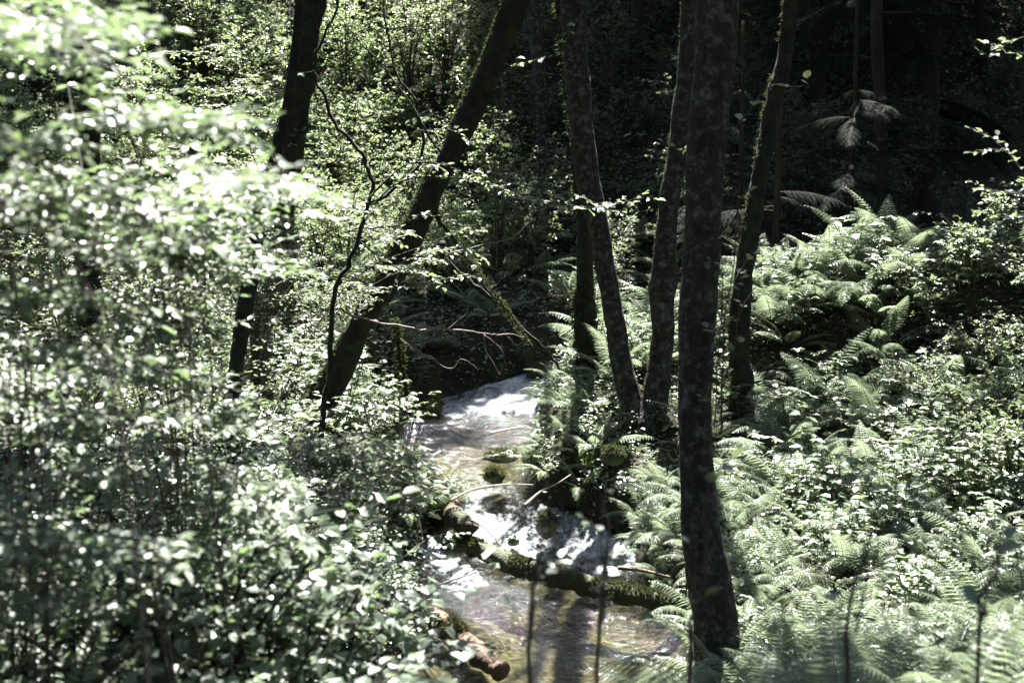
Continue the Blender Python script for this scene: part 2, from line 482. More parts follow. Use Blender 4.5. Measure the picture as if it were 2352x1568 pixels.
LIT = []
for (cu, cv, ru, rv, dep, n) in [
    (820, 170, 170, 170, None, 130), (560, 400, 230, 110, None, 110), (700, 520, 200, 120, None, 50), (930, 420, 120, 100, None, 12),
    (1440, 660, 70, 110, None, 30), (1850, 680, 150, 150, None, 90), (1760, 1080, 180, 130, None, 45), (1940, 1230, 320, 140, None, 70), (1950, 1250, 280, 70, 9.2, 30), (1350, 1120, 70, 100, None, 30),
    (1440, 1090, 150, 170, None, 90), (2250, 1250, 100, 120, None, 14), (2280, 1010, 50, 60, None, 4), (2250, 760, 110, 70, None, 22), (2000, 1020, 110, 50, None, 8), (1210, 905, 110, 34, None, 12), (1140, 1170, 120, 110, None, 24), (1170, 1330, 170, 90, None, 20), (1140, 1275, 110, 30, None, 14),
    (660, 1000, 170, 170, None, 45), (880, 1130, 110, 90, None, 12), (830, 640, 130, 160, 12.5, 20), (1200, 450, 250, 60, 11.4, 14),
    (200, 420, 240, 260, 4.2, 20), (500, 500, 240, 120, 5.6, 22), (520, 900, 260, 260, 6.2, 24), (180, 860, 200, 200, 5.0, 10), (150, 150, 160, 110, 3.4, 8),
    (2290, 400, 70, 260, 8.6, 8), (1240, 135, 50, 25, 10.8, 4), (760, 830, 40, 120, 13.0, 8)]:
    for k in range(n):
        a = RNG.uniform(0, 6.283); q = math.sqrt(RNG.random())
        u, v = cu + ru * q * math.cos(a), cv + rv * q * math.sin(a)
        LIT.append(at(u, v, dep) if dep else onground(u, v, .5)[0])
LIT = np.array(LIT)
def blocks(c, r):
    w = np.asarray(c)[None] - LIT
    t = w @ SUN_DIR
    return bool(((t > 1.0) & (np.linalg.norm(w - t[:, None] * SUN_DIR, axis=1) < r)).any())

# ------------------------------------------------------------------ trees
TREES = []     # root, trunk line, for the crowns
def moss_tufts(line, rad, n, side, spread=1.0, length=.035, zmin=-9, zmax=99, patch=True):
    """short moss tufts on one side of a limb"""
    mb = MB()
    k = RNG.integers(0, len(line) - 1, n * 3)
    t = RNG.random(n * 3)[:, None]
    p = line[k] * (1 - t) + line[k + 1] * t
    r = (rad[k] * (1 - t[:, 0]) + rad[k + 1] * t[:, 0])[:, None]
    tan = norm(line[k + 1] - line[k])
    d = norm(np.asarray(side, float)[None] + RNG.normal(size=(n * 3, 3)) * spread)
    d = norm(d - tan * (d * tan).sum(1)[:, None])
    sel = (p[:, 2] > zmin) & (p[:, 2] < zmax)
    if patch:
        sel &= fbm(p[:, 2] * 2.3 + p[:, 0], p[:, 1] * 2.0 + 5, 77, 3) > -.12
    p, r, d, tan = p[sel][:n], r[sel][:n], d[sel][:n], tan[sel][:n]
    if len(p) == 0: return None
    grow = norm(d + np.array([0, 0, -.5]) + RNG.normal(size=d.shape) * .5)
    add_leaves(mb, T_TRI, p + d * r * .96, grow, norm(np.cross(grow, rvec(len(p)))), RNG.uniform(.5, 1.4, len(p)) * length, .35, RNG.random(len(p)))
    return mb

def make_tree(name, label, cat, stems, mat, group=None, moss=None, top=11.5, seg=22, rough=.16, flare=1.35, nomoss=False):
    """stems: list of (pts [(u,v,w)], depth or depths); first one starts at the ground"""
    root = None
    for si, (pts, dep) in enumerate(stems):
        P = np.array(pts, float)
        D = np.full(len(P), dep) if np.isscalar(dep) else np.interp(np.arange(len(P)), np.linspace(0, len(P) - 1, len(dep)), dep)
        W = np.array([at(u, v, d) for (u, v, w), d in zip(P, D)])
        R = P[:, 2] * D / FPX / 2
        # rows go from the ground upwards; carry the stem on above the picture
        dirt = norm(W[-1] - W[-3]); z = W[-1][2]
        dirt = norm(dirt * np.array([.6, .6, 1]) + np.array([0, 0, .2]))
        while z < top:
            W = np.vstack([W, W[-1] + dirt * 1.2]); R = np.append(R, R[-1] * .90); z = W[-1][2]
        g = gz(W[0][0], W[0][1])
        if si == 0 or W[0][2] < g + .6:
            W = np.vstack([[W[0][0], W[0][1], min(g - .25, W[0][2] - .1)], W]); R = np.append(R[0] * flare, R)
        L = np.linalg.norm(np.diff(W, axis=0), axis=1).sum()
        rows = catmull(np.column_stack([W, R]), int(L / .09) + 4)
        line, rad = rows[:, :3], np.maximum(rows[:, 3], .012)
        if root is None:
            root = empty(name, (W[1][0], W[1][1], g))
            TREES.append((root, []))
        off = np.array(root.location)
        mb = MB()
        tube(mb, line - off, rad, seg, .5, rough, seed=si * 7 + len(TREES) * 3)
        mb.build('trunk', mat, root, smooth=True)
        TREES[-1][1].append((line, rad))
        if moss:
            n, side, spread, ln = moss
            mm = moss_tufts(line - off, rad, n, side, spread, ln, zmax=7 - off[2])
            if mm and not nomoss: mm.build('moss', M['moss'], root)
    tag(root, label, cat, group)
    return root

LS = (-1, .25, .3)
make_tree('alder_tree', 'thickest straight trunk right of centre, mottled grey bark, its foot hidden behind dark undergrowth', 'tree',
    [([(1655, 1545, 114), (1648, 1480, 106), (1637, 1390, 101), (1625, 1300, 98), (1611, 1220, 92), (1602, 1100, 80), (1596, 980, 76), (1596, 894, 76), (1600, 800, 79),
       (1604, 700, 88), (1611, 576, 86), (1616, 480, 84), (1623, 336, 94), (1637, 192, 92), (1650, 0, 101)], 8.7)], M['bark'], moss=(1500, (.3, .4, .2), .7, .03), seg=36, rough=.10)
make_tree('alder_tree', 'forked tree whose two trunks spread in a V from one base on the stream bank', 'tree',
    [([(1482, 985, 92), (1500, 940, 66), (1508, 894, 60), (1518, 828, 54), (1522, 762, 53), (1522, 696, 56), (1523, 655, 62), (1529, 600, 56), (1531, 528, 50), (1541, 432, 47), (1556, 360, 49), (1570, 240, 48), (1580, 144, 44), (1585, 0, 40)], 13.7),
     ([(1476, 975, 70), (1455, 930, 56), (1441, 894, 52), (1426, 828, 49), (1417, 762, 48), (1405, 696, 46), (1392, 630, 46), (1378, 540, 48), (1355, 432, 53), (1339, 336, 55), (1332, 240, 55), (1323, 144, 57), (1317, 0, 60)], 13.75)],
    M['bark'], moss=(900, LS, .5, .022), seg=26, rough=.12)
make_tree('alder_tree', 'slim shaggy mossy trunk just left behind the forked tree', 'tree',
    [([(1364, 885, 58), (1356, 840, 48), (1350, 800, 50), (1345, 740, 56), (1344, 690, 46), (1344, 624, 42), (1344, 528, 37), (1338, 450, 36), (1322, 300, 34), (1300, 100, 32), (1290, 0, 30)], 14.9)],
    M['darkbark'], moss=(1700, (-.4, -.1, .1), 1.2, .06), rough=.2)
make_tree('alder_tree', 'dark trunk leaning right, rising from the bright ferns right of the thickest trunk', 'tree',
    [([(1706, 868, 48), (1699, 828, 46), (1700, 762, 48), (1701, 720, 45), (1709, 624, 45), (1725, 528, 43), (1737, 456, 40), (1750, 384, 38), (1775, 240, 39), (1799, 144, 37), (1818, 0, 33)], 13.6)],
    M['darkbark'], moss=(900, LS, .8, .04), rough=.22)
make_tree('alder_tree', 'trunk leaning strongly to the right over the stream with sunlit moss on its upper side', 'tree',
    [([(700, 990, 96), (722, 945, 82), (765, 879, 66), (797, 816, 60), (835, 732, 52), (883, 660, 56), (923, 588, 60), (963, 504, 56), (1001, 420, 52), (1043, 336, 50), (1084, 252, 57), (1122, 168, 54), (1155, 84, 54), (1185, 0, 60)], [13.5, 13.0, 12.6])],
    M['darkbark'], moss=(6500, (-1, .3, .6), .35, .035), rough=.16, flare=1.2)
make_tree('alder_tree', 'big dark trunk at the upper left against the sunlit hillside, curving to the right', 'tree',
    [([(628, 660, 92), (634, 560, 84), (640, 460, 78), (657, 373, 74), (672, 300, 64), (685, 224, 64), (701, 110, 58), (714, 0, 66)], 17.6)],
    M['darkbark'], moss=(1800, LS, .5, .04), rough=.18)
make_tree('alder_tree', 'slender dark trunk standing behind the blurred leaves left of the leaning tree', 'tree',
    [([(495, 1180, 46), (515, 1030, 36), (535, 900, 34), (555, 760, 36), (575, 640, 37), (593, 520, 34), (612, 430, 30), (640, 330, 26), (668, 200, 24), (690, 0, 22)], 10.6)],
    M['darkbark'], moss=(900, LS, .8, .03), rough=.15)
make_tree('alder_tree', 'upright dark trunk at the far left half hidden by pale blurred leaves', 'tree',
    [([(205, 640, 54), (207, 480, 50), (208, 330, 47), (210, 220, 45), (208, 120, 45), (212, 0, 42)], 13.0)], M['darkbark'], moss=(1600, LS, .8, .03))
make_tree('conifer_tree', 'thin straight conifer trunk in the dark wood right of the bright fern mound', 'tree',
    [([(2038, 720, 40), (2034, 624, 34), (2030, 480, 31), (2025, 384, 30), (2018, 192, 28), (2013, 0, 27)], 17.0)], M['conbark'], top=13)
BACK = [(1243, 420, 34, 21, 'bark'), (1462, 330, 30, 22, 'darkbark'), (1180, 350, 24, 24, 'bark'), (1510, 300, 26, 25, 'conbark'), (1880, 420, 36, 22, 'conbark'), (2140, 420, 40, 21, 'conbark'),
        (2260, 380, 34, 23, 'conbark'), (1950, 300, 28, 26, 'conbark'), (2075, 330, 24, 27, 'conbark'), (1400, 300, 22, 28, 'conbark'), (420, 250, 22, 25, 'darkbark'), (990, 200, 20, 27, 'bark'), (1700, 300, 26, 26, 'conbark')]
BL = ['pale-barked trunk in the shade between the leaning tree and the forked tree', 'dim trunk in the dark gap behind the forked tree', 'narrow grey trunk close behind the top of the leaning tree',
      'faint thin trunk left of the thickest trunk, deep in the shade', 'dark conifer trunk in the black wood left of the thin straight conifer', 'dark conifer trunk just right of the thin straight conifer',
      'rightmost dark conifer trunk in the black wood', 'faint far trunk left of the thin straight conifer', 'faint far trunk right behind the thin straight conifer', 'thinnest faint trunk in the dark gap of the forked tree',
      'small dark trunk on the bright hillside between the two left trunks', 'small grey trunk on the bright hillside above the leaning tree', 'faint conifer trunk right behind the thickest trunk']
for (u, v, w, d, mt), lb in zip(BACK, BL):
    p = at(u, v, d); z = gz(p[0], p[1])
    vb = proj((p[0], p[1], z))[1]
    make_tree('conifer_tree' if mt == 'conbark' else 'alder_tree', lb, 'tree', [([(u, vb, w * 1.25), (u + random.uniform(-6, 6), (vb + 0) / 2, w), (u + random.uniform(-25, 25), 0, w * .9), (u + random.uniform(-35, 35), -120, w * .85)], d)],
              M[mt], group='background trunks in the wood', top=14, seg=12, rough=.1)

for k, (x, y) in enumerate([(-5, -3), (1.5, -4), (6.5, -1.5), (-9, 3), (9.5, 5), (-2, -9), (5, -9)]):  # unseen trees round the camera, added to hold back sky light
    z = gz(x, y); rt = empty('alder_tree', (x, y, z))
    ln2 = catmull(np.array([[x, y, z - .3], [x + .2, y, z + 4], [x, y + .4, z + 9], [x + .3, y, z + 13]]), 60); rd2 = np.linspace(.2, .06, 60)
    mb = MB(); tube(mb, ln2 - np.array(rt.location), rd2, 14, .5, .12); mb.build('trunk', M['bark'], rt, smooth=True)
    TREES.append((rt, [(ln2, rd2)])); NEARTREES = True
    tag(rt, 'tall leafy tree outside the picture, added unseen to block sky light', 'tree', 'unseen trees added against sky light')
# ------------------------------------------------------------------ fern fronds
def frond_mb(L=.8, rise=1.15, arch=1.5, npin=22, pmax=.16, bip=True, droop=.25, seed=0, mi=0, smi=1, lanceo=.30):
    """one frond growing from the origin along +x: arching stalk, pinnae either side"""
    rng = np.random.default_rng(seed)
    mb = MB()
    n = 26
    t = np.linspace(0, 1, n)
    ang = rise - arch * t ** 1.25
    dx, dz = np.cos(ang), np.sin(ang)
    x = np.concatenate([[0], np.cumsum((dx[1:] + dx[:-1]) / 2)]) * L / (n - 1)
    z = np.concatenate([[0], np.cumsum((dz[1:] + dz[:-1]) / 2)]) * L / (n - 1)
    y = .06 * L * np.sin(t * 2.2 + rng.uniform(0, 6)) * t
    line = np.column_stack([x, y, z])
    tube(mb, line[::3], np.linspace(.0035, .001, len(line[::3])), 3, .6, mi=smi, cap=False)
    pos, al, up, ln, wd, tn = [], [], [], [], [], []
    t0 = .20
    for k in range(npin):
        tt = t0 + (1 - t0) * (k + .3) / npin
        fi = tt * (n - 1); i = min(int(fi), n - 2)
        p = line[i] + (line[i + 1] - line[i]) * (fi - i)
        T = norm(line[min(i + 1, n - 1)] - line[i]); S = np.array([0, 1.0, 0]); Nn = np.cross(T, S)
        q = (tt - t0) / (1 - t0)
        prof = (q / lanceo) ** .6 if q < lanceo else ((1 - q) / (1 - lanceo)) ** .8
        lp = pmax * max(.08, min(1, prof)) * rng.uniform(.9, 1.08)
        for s in (-1, 1):
            a = .28 + .35 * q + rng.uniform(-.06, .06)
            pd = norm(S * s * math.cos(a) + T * math.sin(a) + Nn * (-.10) + np.array([0, 0, -droop * rng.uniform(.4, 1.2)]))
            upv = norm(np.cross(pd, T) * s + rng.normal(size=3) * .10)
            if upv[2] < 0: upv = -upv
            tone = rng.uniform(.2, .9)
            if not bip:
                pos.append(p); al.append(pd); up.append(upv); ln.append(lp); wd.append(.24); tn.append(tone)
            else:
                m = max(3, int(lp / .0115))
                for j in range(m):
                    s2 = (j + .5) / m
                    pp = p + pd * lp * s2 + np.array([0, 0, -.25 * lp * s2 * s2])
                    l2 = .0125 * (1 - s2) ** .6 * min(1.0, lp / .08 + .3) + .003
                    sd = norm(np.cross(upv, pd))
                    for s3 in (-1, 1):
                        pos.append(pp); al.append(norm(sd * s3 + pd * .45)); up.append(upv); ln.append(l2 * 1.15); wd.append(.62); tn.append(tone)
                pos.append(p); al.append(pd); up.append(upv); ln.append(lp); wd.append(.05); tn.append(tone)
    add_leaves(mb, T_OVAL if not bip else T_TRI, np.array(pos), np.array(al), np.array(up), np.array(ln), np.array(wd) / .8, np.array(tn), mi)
    return mb

FR_LADY = [frond_mb(.85, 1.15, a, 21, .155, True, .22, s) for s, a in ((1, 1.35), (2, 1.6), (3, 1.05), (4, 1.8))]
FR_SWORD = [frond_mb(.95, 1.2, a, 38, .085, False, .12, s, lanceo=.2) for s, a in ((5, 1.2), (6, 1.5), (7, .9))]
FERN_MATS = [M['fern'], M['stem']]
FRM_LADY = [f.mesh('frond', FERN_MATS) for f in FR_LADY]
FRM_SWORD = [f.mesh('frond', FERN_MATS) for f in FR_SWORD]

def rotz(a):
    c, s = math.cos(a), math.sin(a)
    return np.array([[c, -s, 0], [s, c, 0], [0, 0, 1.0]])
def roty(a):
    c, s = math.cos(a), math.sin(a)
    return np.array([[c, 0, s], [0, 1, 0], [-s, 0, c]])

def fern_mb(src, n, seed):
    rng = np.random.default_rng(seed); mb = MB()
    for k in range(n):
        s = rng.uniform(.65, 1.1)
        R = rotz(k / n * 6.283 + rng.uniform(-.3, .3)) @ roty(rng.uniform(-.3, .45)) * s
        mb.merge(src[rng.integers(len(src))], R)
    return mb
FERN_FAR = [fern_mb(FR_LADY, 9, 31).mesh('fern', FERN_MATS), fern_mb(FR_LADY, 11, 32).mesh('fern', FERN_MATS), fern_mb(FR_LADY, 8, 33).mesh('fern', FERN_MATS), fern_mb(FR_SWORD, 12, 34).mesh('fern', FERN_MATS)]

FERN_SIMPLE = fern_mb([frond_mb(.85, 1.15, 1.4, 22, .15, False, .22, 41), frond_mb(.85, 1.1, 1.1, 22, .15, False, .22, 42)], 9, 35)
FERN_WAIT, SHRUB_WAIT, NFERN, NSHRUB = [], [], [0], [0]
def place_fern(x, y, label, group, sc=1.0, full=True, sword=False, z=None, n=None, name='fern'):
    z = gz(x, y) - .02 if z is None else z
    if not full and group is not None and n is None:
        FERN_WAIT.append((x, y, z, sc, label, group, sword)); return
    NFERN[0] += 1
    if not full:
        o = inst('fern', FERN_FAR[3] if sword else random.choice(FERN_FAR[:3]), None, (x, y, z), (random.uniform(-.12, .12), random.uniform(-.12, .12), random.uniform(0, 6.28)), sc)
        return tag(o, label, 'fern', group)
    r = empty('fern', (x, y, z), random.uniform(0, 6.28), sc)
    src = FRM_SWORD if sword else FRM_LADY
    n = n or random.randint(8, 11)
    for k in range(n):
        s = random.uniform(.65, 1.12)
        inst('frond', random.choice(src), r, (0, 0, 0), (random.uniform(-.2, .2), random.uniform(-.32, .40), k / n * 6.283 + random.uniform(-.3, .3)), s)
    return tag(r, label, 'fern', group)

# ------------------------------------------------------------------ shrubs and herbs
def shrub_mbs(h, w, nst, nl, leaf, seed, T=T_OVAL, wr=.85, flat=.6, bare=.25):
    """upright shrub: stems with side twigs, leaves held along the twigs"""
    rng = np.random.default_rng(seed)
    st, fo = MB(), MB()
    per = max(1, nl // nst)
    for k in range(nst):
        a = rng.uniform(0, 6.283); rr = w * .5 * rng.uniform(.3, 1)
        hh = h * rng.uniform(.7, 1.05)
        b = np.array([rng.normal() * .05, rng.normal() * .05, -.03])
        tip = np.array([math.cos(a) * rr, math.sin(a) * rr, hh])
        mid = b + (tip - b) * .5 + np.array([-math.cos(a) * rr * .2, -math.sin(a) * rr * .2, hh * .12])
        line = catmull(np.array([b, mid, tip]), 9)
        tube(st, line, np.linspace(.010, .003, 9) * (h / 1.2 + .3), 4, .5, cap=False)
        nt = max(2, per // 9)
        for j in range(nt):
            t = bare + (1 - bare) * rng.random()
            p = line[0] * 0 + catmull(np.array([b, mid, tip]), 30)[int(t * 29)]
            d = norm(np.array([rng.normal(), rng.normal(), rng.uniform(.0, .7)]) + .6 * np.array([math.cos(a), math.sin(a), 0]))
            ln = rng.uniform(.15, .38) * (h ** .5)
            tl = np.array([p, p + d * ln * .55 + [0, 0, .02], p + d * ln + [0, 0, -.04 * ln]])
            tl = catmull(tl, 6)
            tube(st, tl, np.linspace(.003, .0012, 6) * (h / 1.2 + .2), 3, .5, cap=False)
            m = 9
            q = rng.random(m) ** .8
            pos = np.array([tl[min(5, int(x * 5.99))] for x in q]) + rng.normal(size=(m, 3)) * .012
            sd = np.cross(d, [0, 0, 1.0]); sg = np.where(np.arange(m) % 2 == 0, 1, -1)[:, None]
            al = norm(sd[None] * sg * .9 + d[None] * .6 + rng.normal(size=(m, 3)) * .35 + [0, 0, -.1])
            up = norm(np.array([0, 0, 1.0])[None] + rng.normal(size=(m, 3)) * (1 - flat) * .9 + [0, -.1, 0])
            add_leaves(fo, T, pos, al, up, leaf * rng.uniform(.55, 1.15, m), wr * rng.uniform(.85, 1.1, m), rng.random(m))
    return st, fo

SHRUBS = []
HILL = []
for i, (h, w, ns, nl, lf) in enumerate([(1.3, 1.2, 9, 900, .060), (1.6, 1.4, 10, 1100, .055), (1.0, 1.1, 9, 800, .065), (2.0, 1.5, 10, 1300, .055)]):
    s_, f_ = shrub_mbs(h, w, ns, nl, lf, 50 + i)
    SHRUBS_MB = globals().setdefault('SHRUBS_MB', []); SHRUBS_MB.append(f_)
    HILL.append((s_.mesh('stem', M['twig']), f_.mesh('foliage', M['hill_lit'])))
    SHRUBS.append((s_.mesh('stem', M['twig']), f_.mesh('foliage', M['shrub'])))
def place_shrub(x, y, label, group, sc=1.0, k=None, z=None, now=False):
    z = gz(x, y) - .03 if z is None else z
    if not now:
        SHRUB_WAIT.append((x, y, z, sc, label, group, k)); return
    r = empty('shrub', (x, y, z), random.uniform(0, 6.28), sc)
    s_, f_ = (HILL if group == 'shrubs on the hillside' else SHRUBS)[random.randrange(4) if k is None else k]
    inst('stem', s_, r); inst('foliage', f_, r)
    return tag(r, label, 'shrub', group)

def herb_mb(h, n, leaf, seed, T, wr, per=5):
    rng = np.random.default_rng(seed); mb = MB()
    for k in range(n):
        a = rng.uniform(0, 6.283); r = rng.uniform(.02, .28)
        b = np.array([math.cos(a) * r * .4, math.sin(a) * r * .4, 0]); tip = np.array([math.cos(a) * r, math.sin(a) * r, h * rng.uniform(.5, 1.1)])
        line = catmull(np.array([b, (b + tip) / 2 + [0, 0, .04], tip]), 5)
        tube(mb, line, .0025, 3, .5, cap=False, mi=1)
        ph = rng.uniform(0, 6.28)
        for j in range(per):
            aa = ph + j * 2.4
            p = tip - (tip - b) * (j / per) * .5
            al = np.array([math.cos(aa), math.sin(aa), rng.uniform(-.25, .15)])
            add_leaves(mb, T, p + al * .02, al, norm(np.array([0, 0, 1.0]) + rng.normal(size=3) * .22), leaf * rng.uniform(.6, 1.15), wr, rng.random())
    return mb
HM = [M['herb'], M['stem']]
HERBS = [herb_mb(.45, 16, .085, 61, T_PALM, 1.0, 3).mesh('leafy_plant', HM), herb_mb(.38, 18, .10, 62, T_PALM, 1.0, 2).mesh('leafy_plant', HM),
         herb_mb(.42, 20, .065, 63, T_OVAL, .9, 6).mesh('leafy_plant', HM), herb_mb(.30, 24, .055, 64, T_OVAL, .85, 5).mesh('leafy_plant', HM)]
def place_herb(x, y, label, group, sc=1.0, k=None, z=None):
    z = gz(x, y) - .02 if z is None else z
    o = inst('leafy_plant', HERBS[random.randrange(4) if k is None else k], None, (x, y, z), (random.uniform(-.1, .1), random.uniform(-.1, .1), random.uniform(0, 6.28)), sc)
    return tag(o, label, 'plant', group)

def scatter(n, xr, yr, test=None, mind=.25, margin=60, rmin=.02, keep=None, tries=40):
    """random ground spots inside the view, at least mind apart"""
    out = []
    c = 0
    X = RNG.uniform(*xr, n * tries); Y = RNG.uniform(*yr, n * tries)
    Z = ground(X, Y); R = stream_info(X, Y)[0]
    for x, y, z, r in zip(X, Y, Z, R):
        if r < rmin: continue
        u, v, d = proj((x, y, z + .3))
        if u < -margin or u > 2352 + margin or v > 1568 + 2.4 * margin or v < -200: continue
        if test and not test(x, y, u, v): continue
        if any((x - a) ** 2 + (y - b) ** 2 < mind * mind for a, b in out): continue
        out.append((x, y))
        if len(out) >= n: break
    return out

# right bank: lady ferns
for x, y in scatter(120, (.9, 5.5), (8.2, 13.5), lambda x, y, u, v: u > 1270 and v > 900 and not (1320 < u < 1600 and y > 11.9) and not (1540 < u < 1730 and y < 8.6) and not (1650 < u < 1760 and y > 11.8), .23):
    place_fern(x, y, 'feathery lady fern on the sunlit bank at the lower right, right of the pool', 'ferns on the lower right bank', random.uniform(.48, .74), True)
for x, y in scatter(70, (.7, 7), (12.3, 18), lambda x, y, u, v: u > 1290 and v > 560 and v < 1060 and not (u > 2010 and v < 700) and not (1640 < u < 1765 and y < 13.5) and not (1370 < u < 1600 and y < 14), .30):
    place_fern(x, y, 'fern in the bright bank behind and beside the forked tree', 'ferns on the far right bank', random.uniform(.7, 1.15), False)
for x, y in scatter(46, (.35, 1.6), (11.2, 12.7), lambda x, y, u, v: not (u > 1370 and y > 12.2), .17, rmin=.04):
    place_fern(x, y, 'pale lady fern overhanging the water below the forked tree', 'ferns on the bank above the log', random.uniform(.45, .72), True)
for x, y in scatter(16, (.9, 2.0), (7.5, 8.6), lambda x, y, u, v: math.hypot(x - 1.3, y - 8.2) > .25, .2, rmin=.04):
    place_fern(x, y, 'dim fern growing round the foot of the thickest trunk', 'ferns at the foot of the thickest trunk', random.uniform(.55, .8), True)
for x, y in scatter(46, (2.0, 6.5), (10.5, 14.2), lambda x, y, u, v: u > 1720 and not (u < 1770 and y > 11.6), .26):
    place_fern(x, y, 'pale fern on the open slope right of the thickest trunk', 'ferns on the open right slope', random.uniform(.6, .95), False)
for x, y in scatter(26, (2.4, 4.4), (14.1, 15.7), None, .24):
    place_fern(x, y, 'bright fern on the sunlit mound left of the thin straight conifer', 'ferns on the bright mound', random.uniform(.85, 1.15), True)
for x, y in scatter(40, (.2, 1.9), (12.0, 15.5), lambda x, y, u, v: 1230 < u < 1600 and not (1330 < u < 1600 and y < 13.9), .24, rmin=.03):
    place_fern(x, y, 'small fern on the bank between the stream and the forked tree', 'ferns by the forked tree', random.uniform(.35, .6), random.random() < .5)
# behind the stream, shade
for x, y in scatter(40, (-3.5, 2.2), (15.6, 21), None, .38, rmin=.1):
    place_fern(x, y, 'shaded fern on the far bank beyond the leaning tree', 'ferns on the far bank', random.uniform(.8, 1.2), False, random.random() < .3)
# left bank
for x, y in scatter(30, (-4.5, -.9), (9.5, 15.5), None, .36):
    place_fern(x, y, 'fern among leafy plants on the left bank of the stream', 'ferns on the left bank', random.uniform(.6, 1.0), False, random.random() < .4)
for x, y in scatter(90, (-9, -1.2), (15.5, 24), lambda x, y, u, v: v < 640, .42):
    place_fern(x, y, 'bright fern on the hillside at the upper left', 'ferns on the left hillside', random.uniform(.9, 1.3), False)

for x, y in scatter(60, (.7, 6), (8.4, 16.5), lambda x, y, u, v: u > 1240 and not (1370 < u < 1600 and 12.2 < y < 13.9), .26):
    place_herb(x, y, 'low leafy plant between the ferns of the right bank', 'leafy plants on the right bank', random.uniform(.7, 1.2))
for x, y in scatter(125, (-4.5, -.6), (9.3, 16), None, .20):
    place_herb(x, y, 'low leafy plant on the left bank of the stream', 'leafy plants on the left bank', random.uniform(.8, 1.35))
for x, y in scatter(46, (-.9, 1.8), (11.9, 16.3), None, .17, rmin=-.02):
    place_herb(x, y, 'small leafy plant at the edge of the running water', 'leafy plants at the water edge', random.uniform(.45, .75))

# shrubs
for x, y in scatter(40, (-5.5, -1.2), (9.8, 16.8), lambda x, y, u, v: not (590 < u < 1000 and 9.8 < y < 15), .5):
    place_shrub(x, y, 'green shrub on the left bank below the leaning tree', 'shrubs on the left bank', random.uniform(.5, .9))
for x, y in scatter(210, (-13, 1.5), (17.5, 33), lambda x, y, u, v: u < 1150, .55):
    place_shrub(x, y, 'sunlit small-leaved shrub on the hillside at the upper left', 'shrubs on the hillside', random.uniform(.5, .95))
for x, y in scatter(40, (-1, 4), (17.8, 30), lambda x, y, u, v: 1100 < u < 1620, .8):
    place_shrub(x, y, 'shrub in the deep shade behind the forked tree', 'shrubs in the middle shade', random.uniform(.6, 1.1))
for x, y in scatter(14, (3.6, 6), (10.5, 14), lambda x, y, u, v: u > 2060, .5):
    place_shrub(x, y, 'leafy shrub on the right slope among ferns', 'shrubs on the right slope', random.uniform(.55, .85), 2)
for x, y in scatter(34, (2.2, 6.5), (10, 15), lambda x, y, u, v: u > 1750, .36):
    place_herb(x, y, 'broad-leaved plant on the right slope', 'leafy plants on the right slope', random.uniform(1.0, 1.6))
for x, y in scatter(44, (3, 14), (18.5, 32), lambda x, y, u, v: u > 1620, .9):
    place_shrub(x, y, 'dark shrub in the black wood at the upper right', 'shrubs in the dark wood', random.uniform(.5, 1.0))

# ground cover everywhere between
def ground_cover(name, n, T, leaf, wr, mat, xr, yr, hmax, seed):
    rng = np.random.default_rng(seed)
    X = rng.uniform(*xr, n); Y = rng.uniform(*yr, n)
    sel = np.abs(X) < .42 * Y + 1.0
    X, Y = X[sel], Y[sel]
    r = stream_info(X, Y)[0]
    sel = r > -.02
    X, Y, r = X[sel], Y[sel], r[sel]
    Z = ground(X, Y) + rng.random(len(X)) * hmax
    m = len(X)
    al = norm(np.column_stack([rng.normal(size=m), rng.normal(size=m), rng.normal(size=m) * .35]))
    up = norm(np.column_stack([rng.normal(size=m) * .45, rng.normal(size=m) * .45 - .1, np.ones(m)]))
    mb = MB()
    add_leaves(mb, T, np.column_stack([X, Y, Z]), al, up, leaf * rng.uniform(.5, 1.2, m), wr, rng.random(m))
    o = mb.build(name, mat)
    return o
tag(ground_cover('ground_cover', 90000, T_OVAL, .05, .85, M['herb'], (-8, 8), (7.5, 21), .16, 5), 'low green ground cover of small leaves spreading over both banks', 'ground cover', kind='stuff')
tag(ground_cover('leaf_litter', 30000, T_OVAL, .05, .7, M['litter'], (-9, 9), (2, 24), .02, 6), 'brown fallen leaves lying on the forest floor', 'leaf litter', kind='stuff')
tag(ground_cover('hillside_undergrowth', 90000, T_OVAL, .075, .85, M['hill_lit'], (-16, 16), (19, 40), .5, 8), 'mass of small green undergrowth covering the hillside behind', 'undergrowth', kind='stuff')

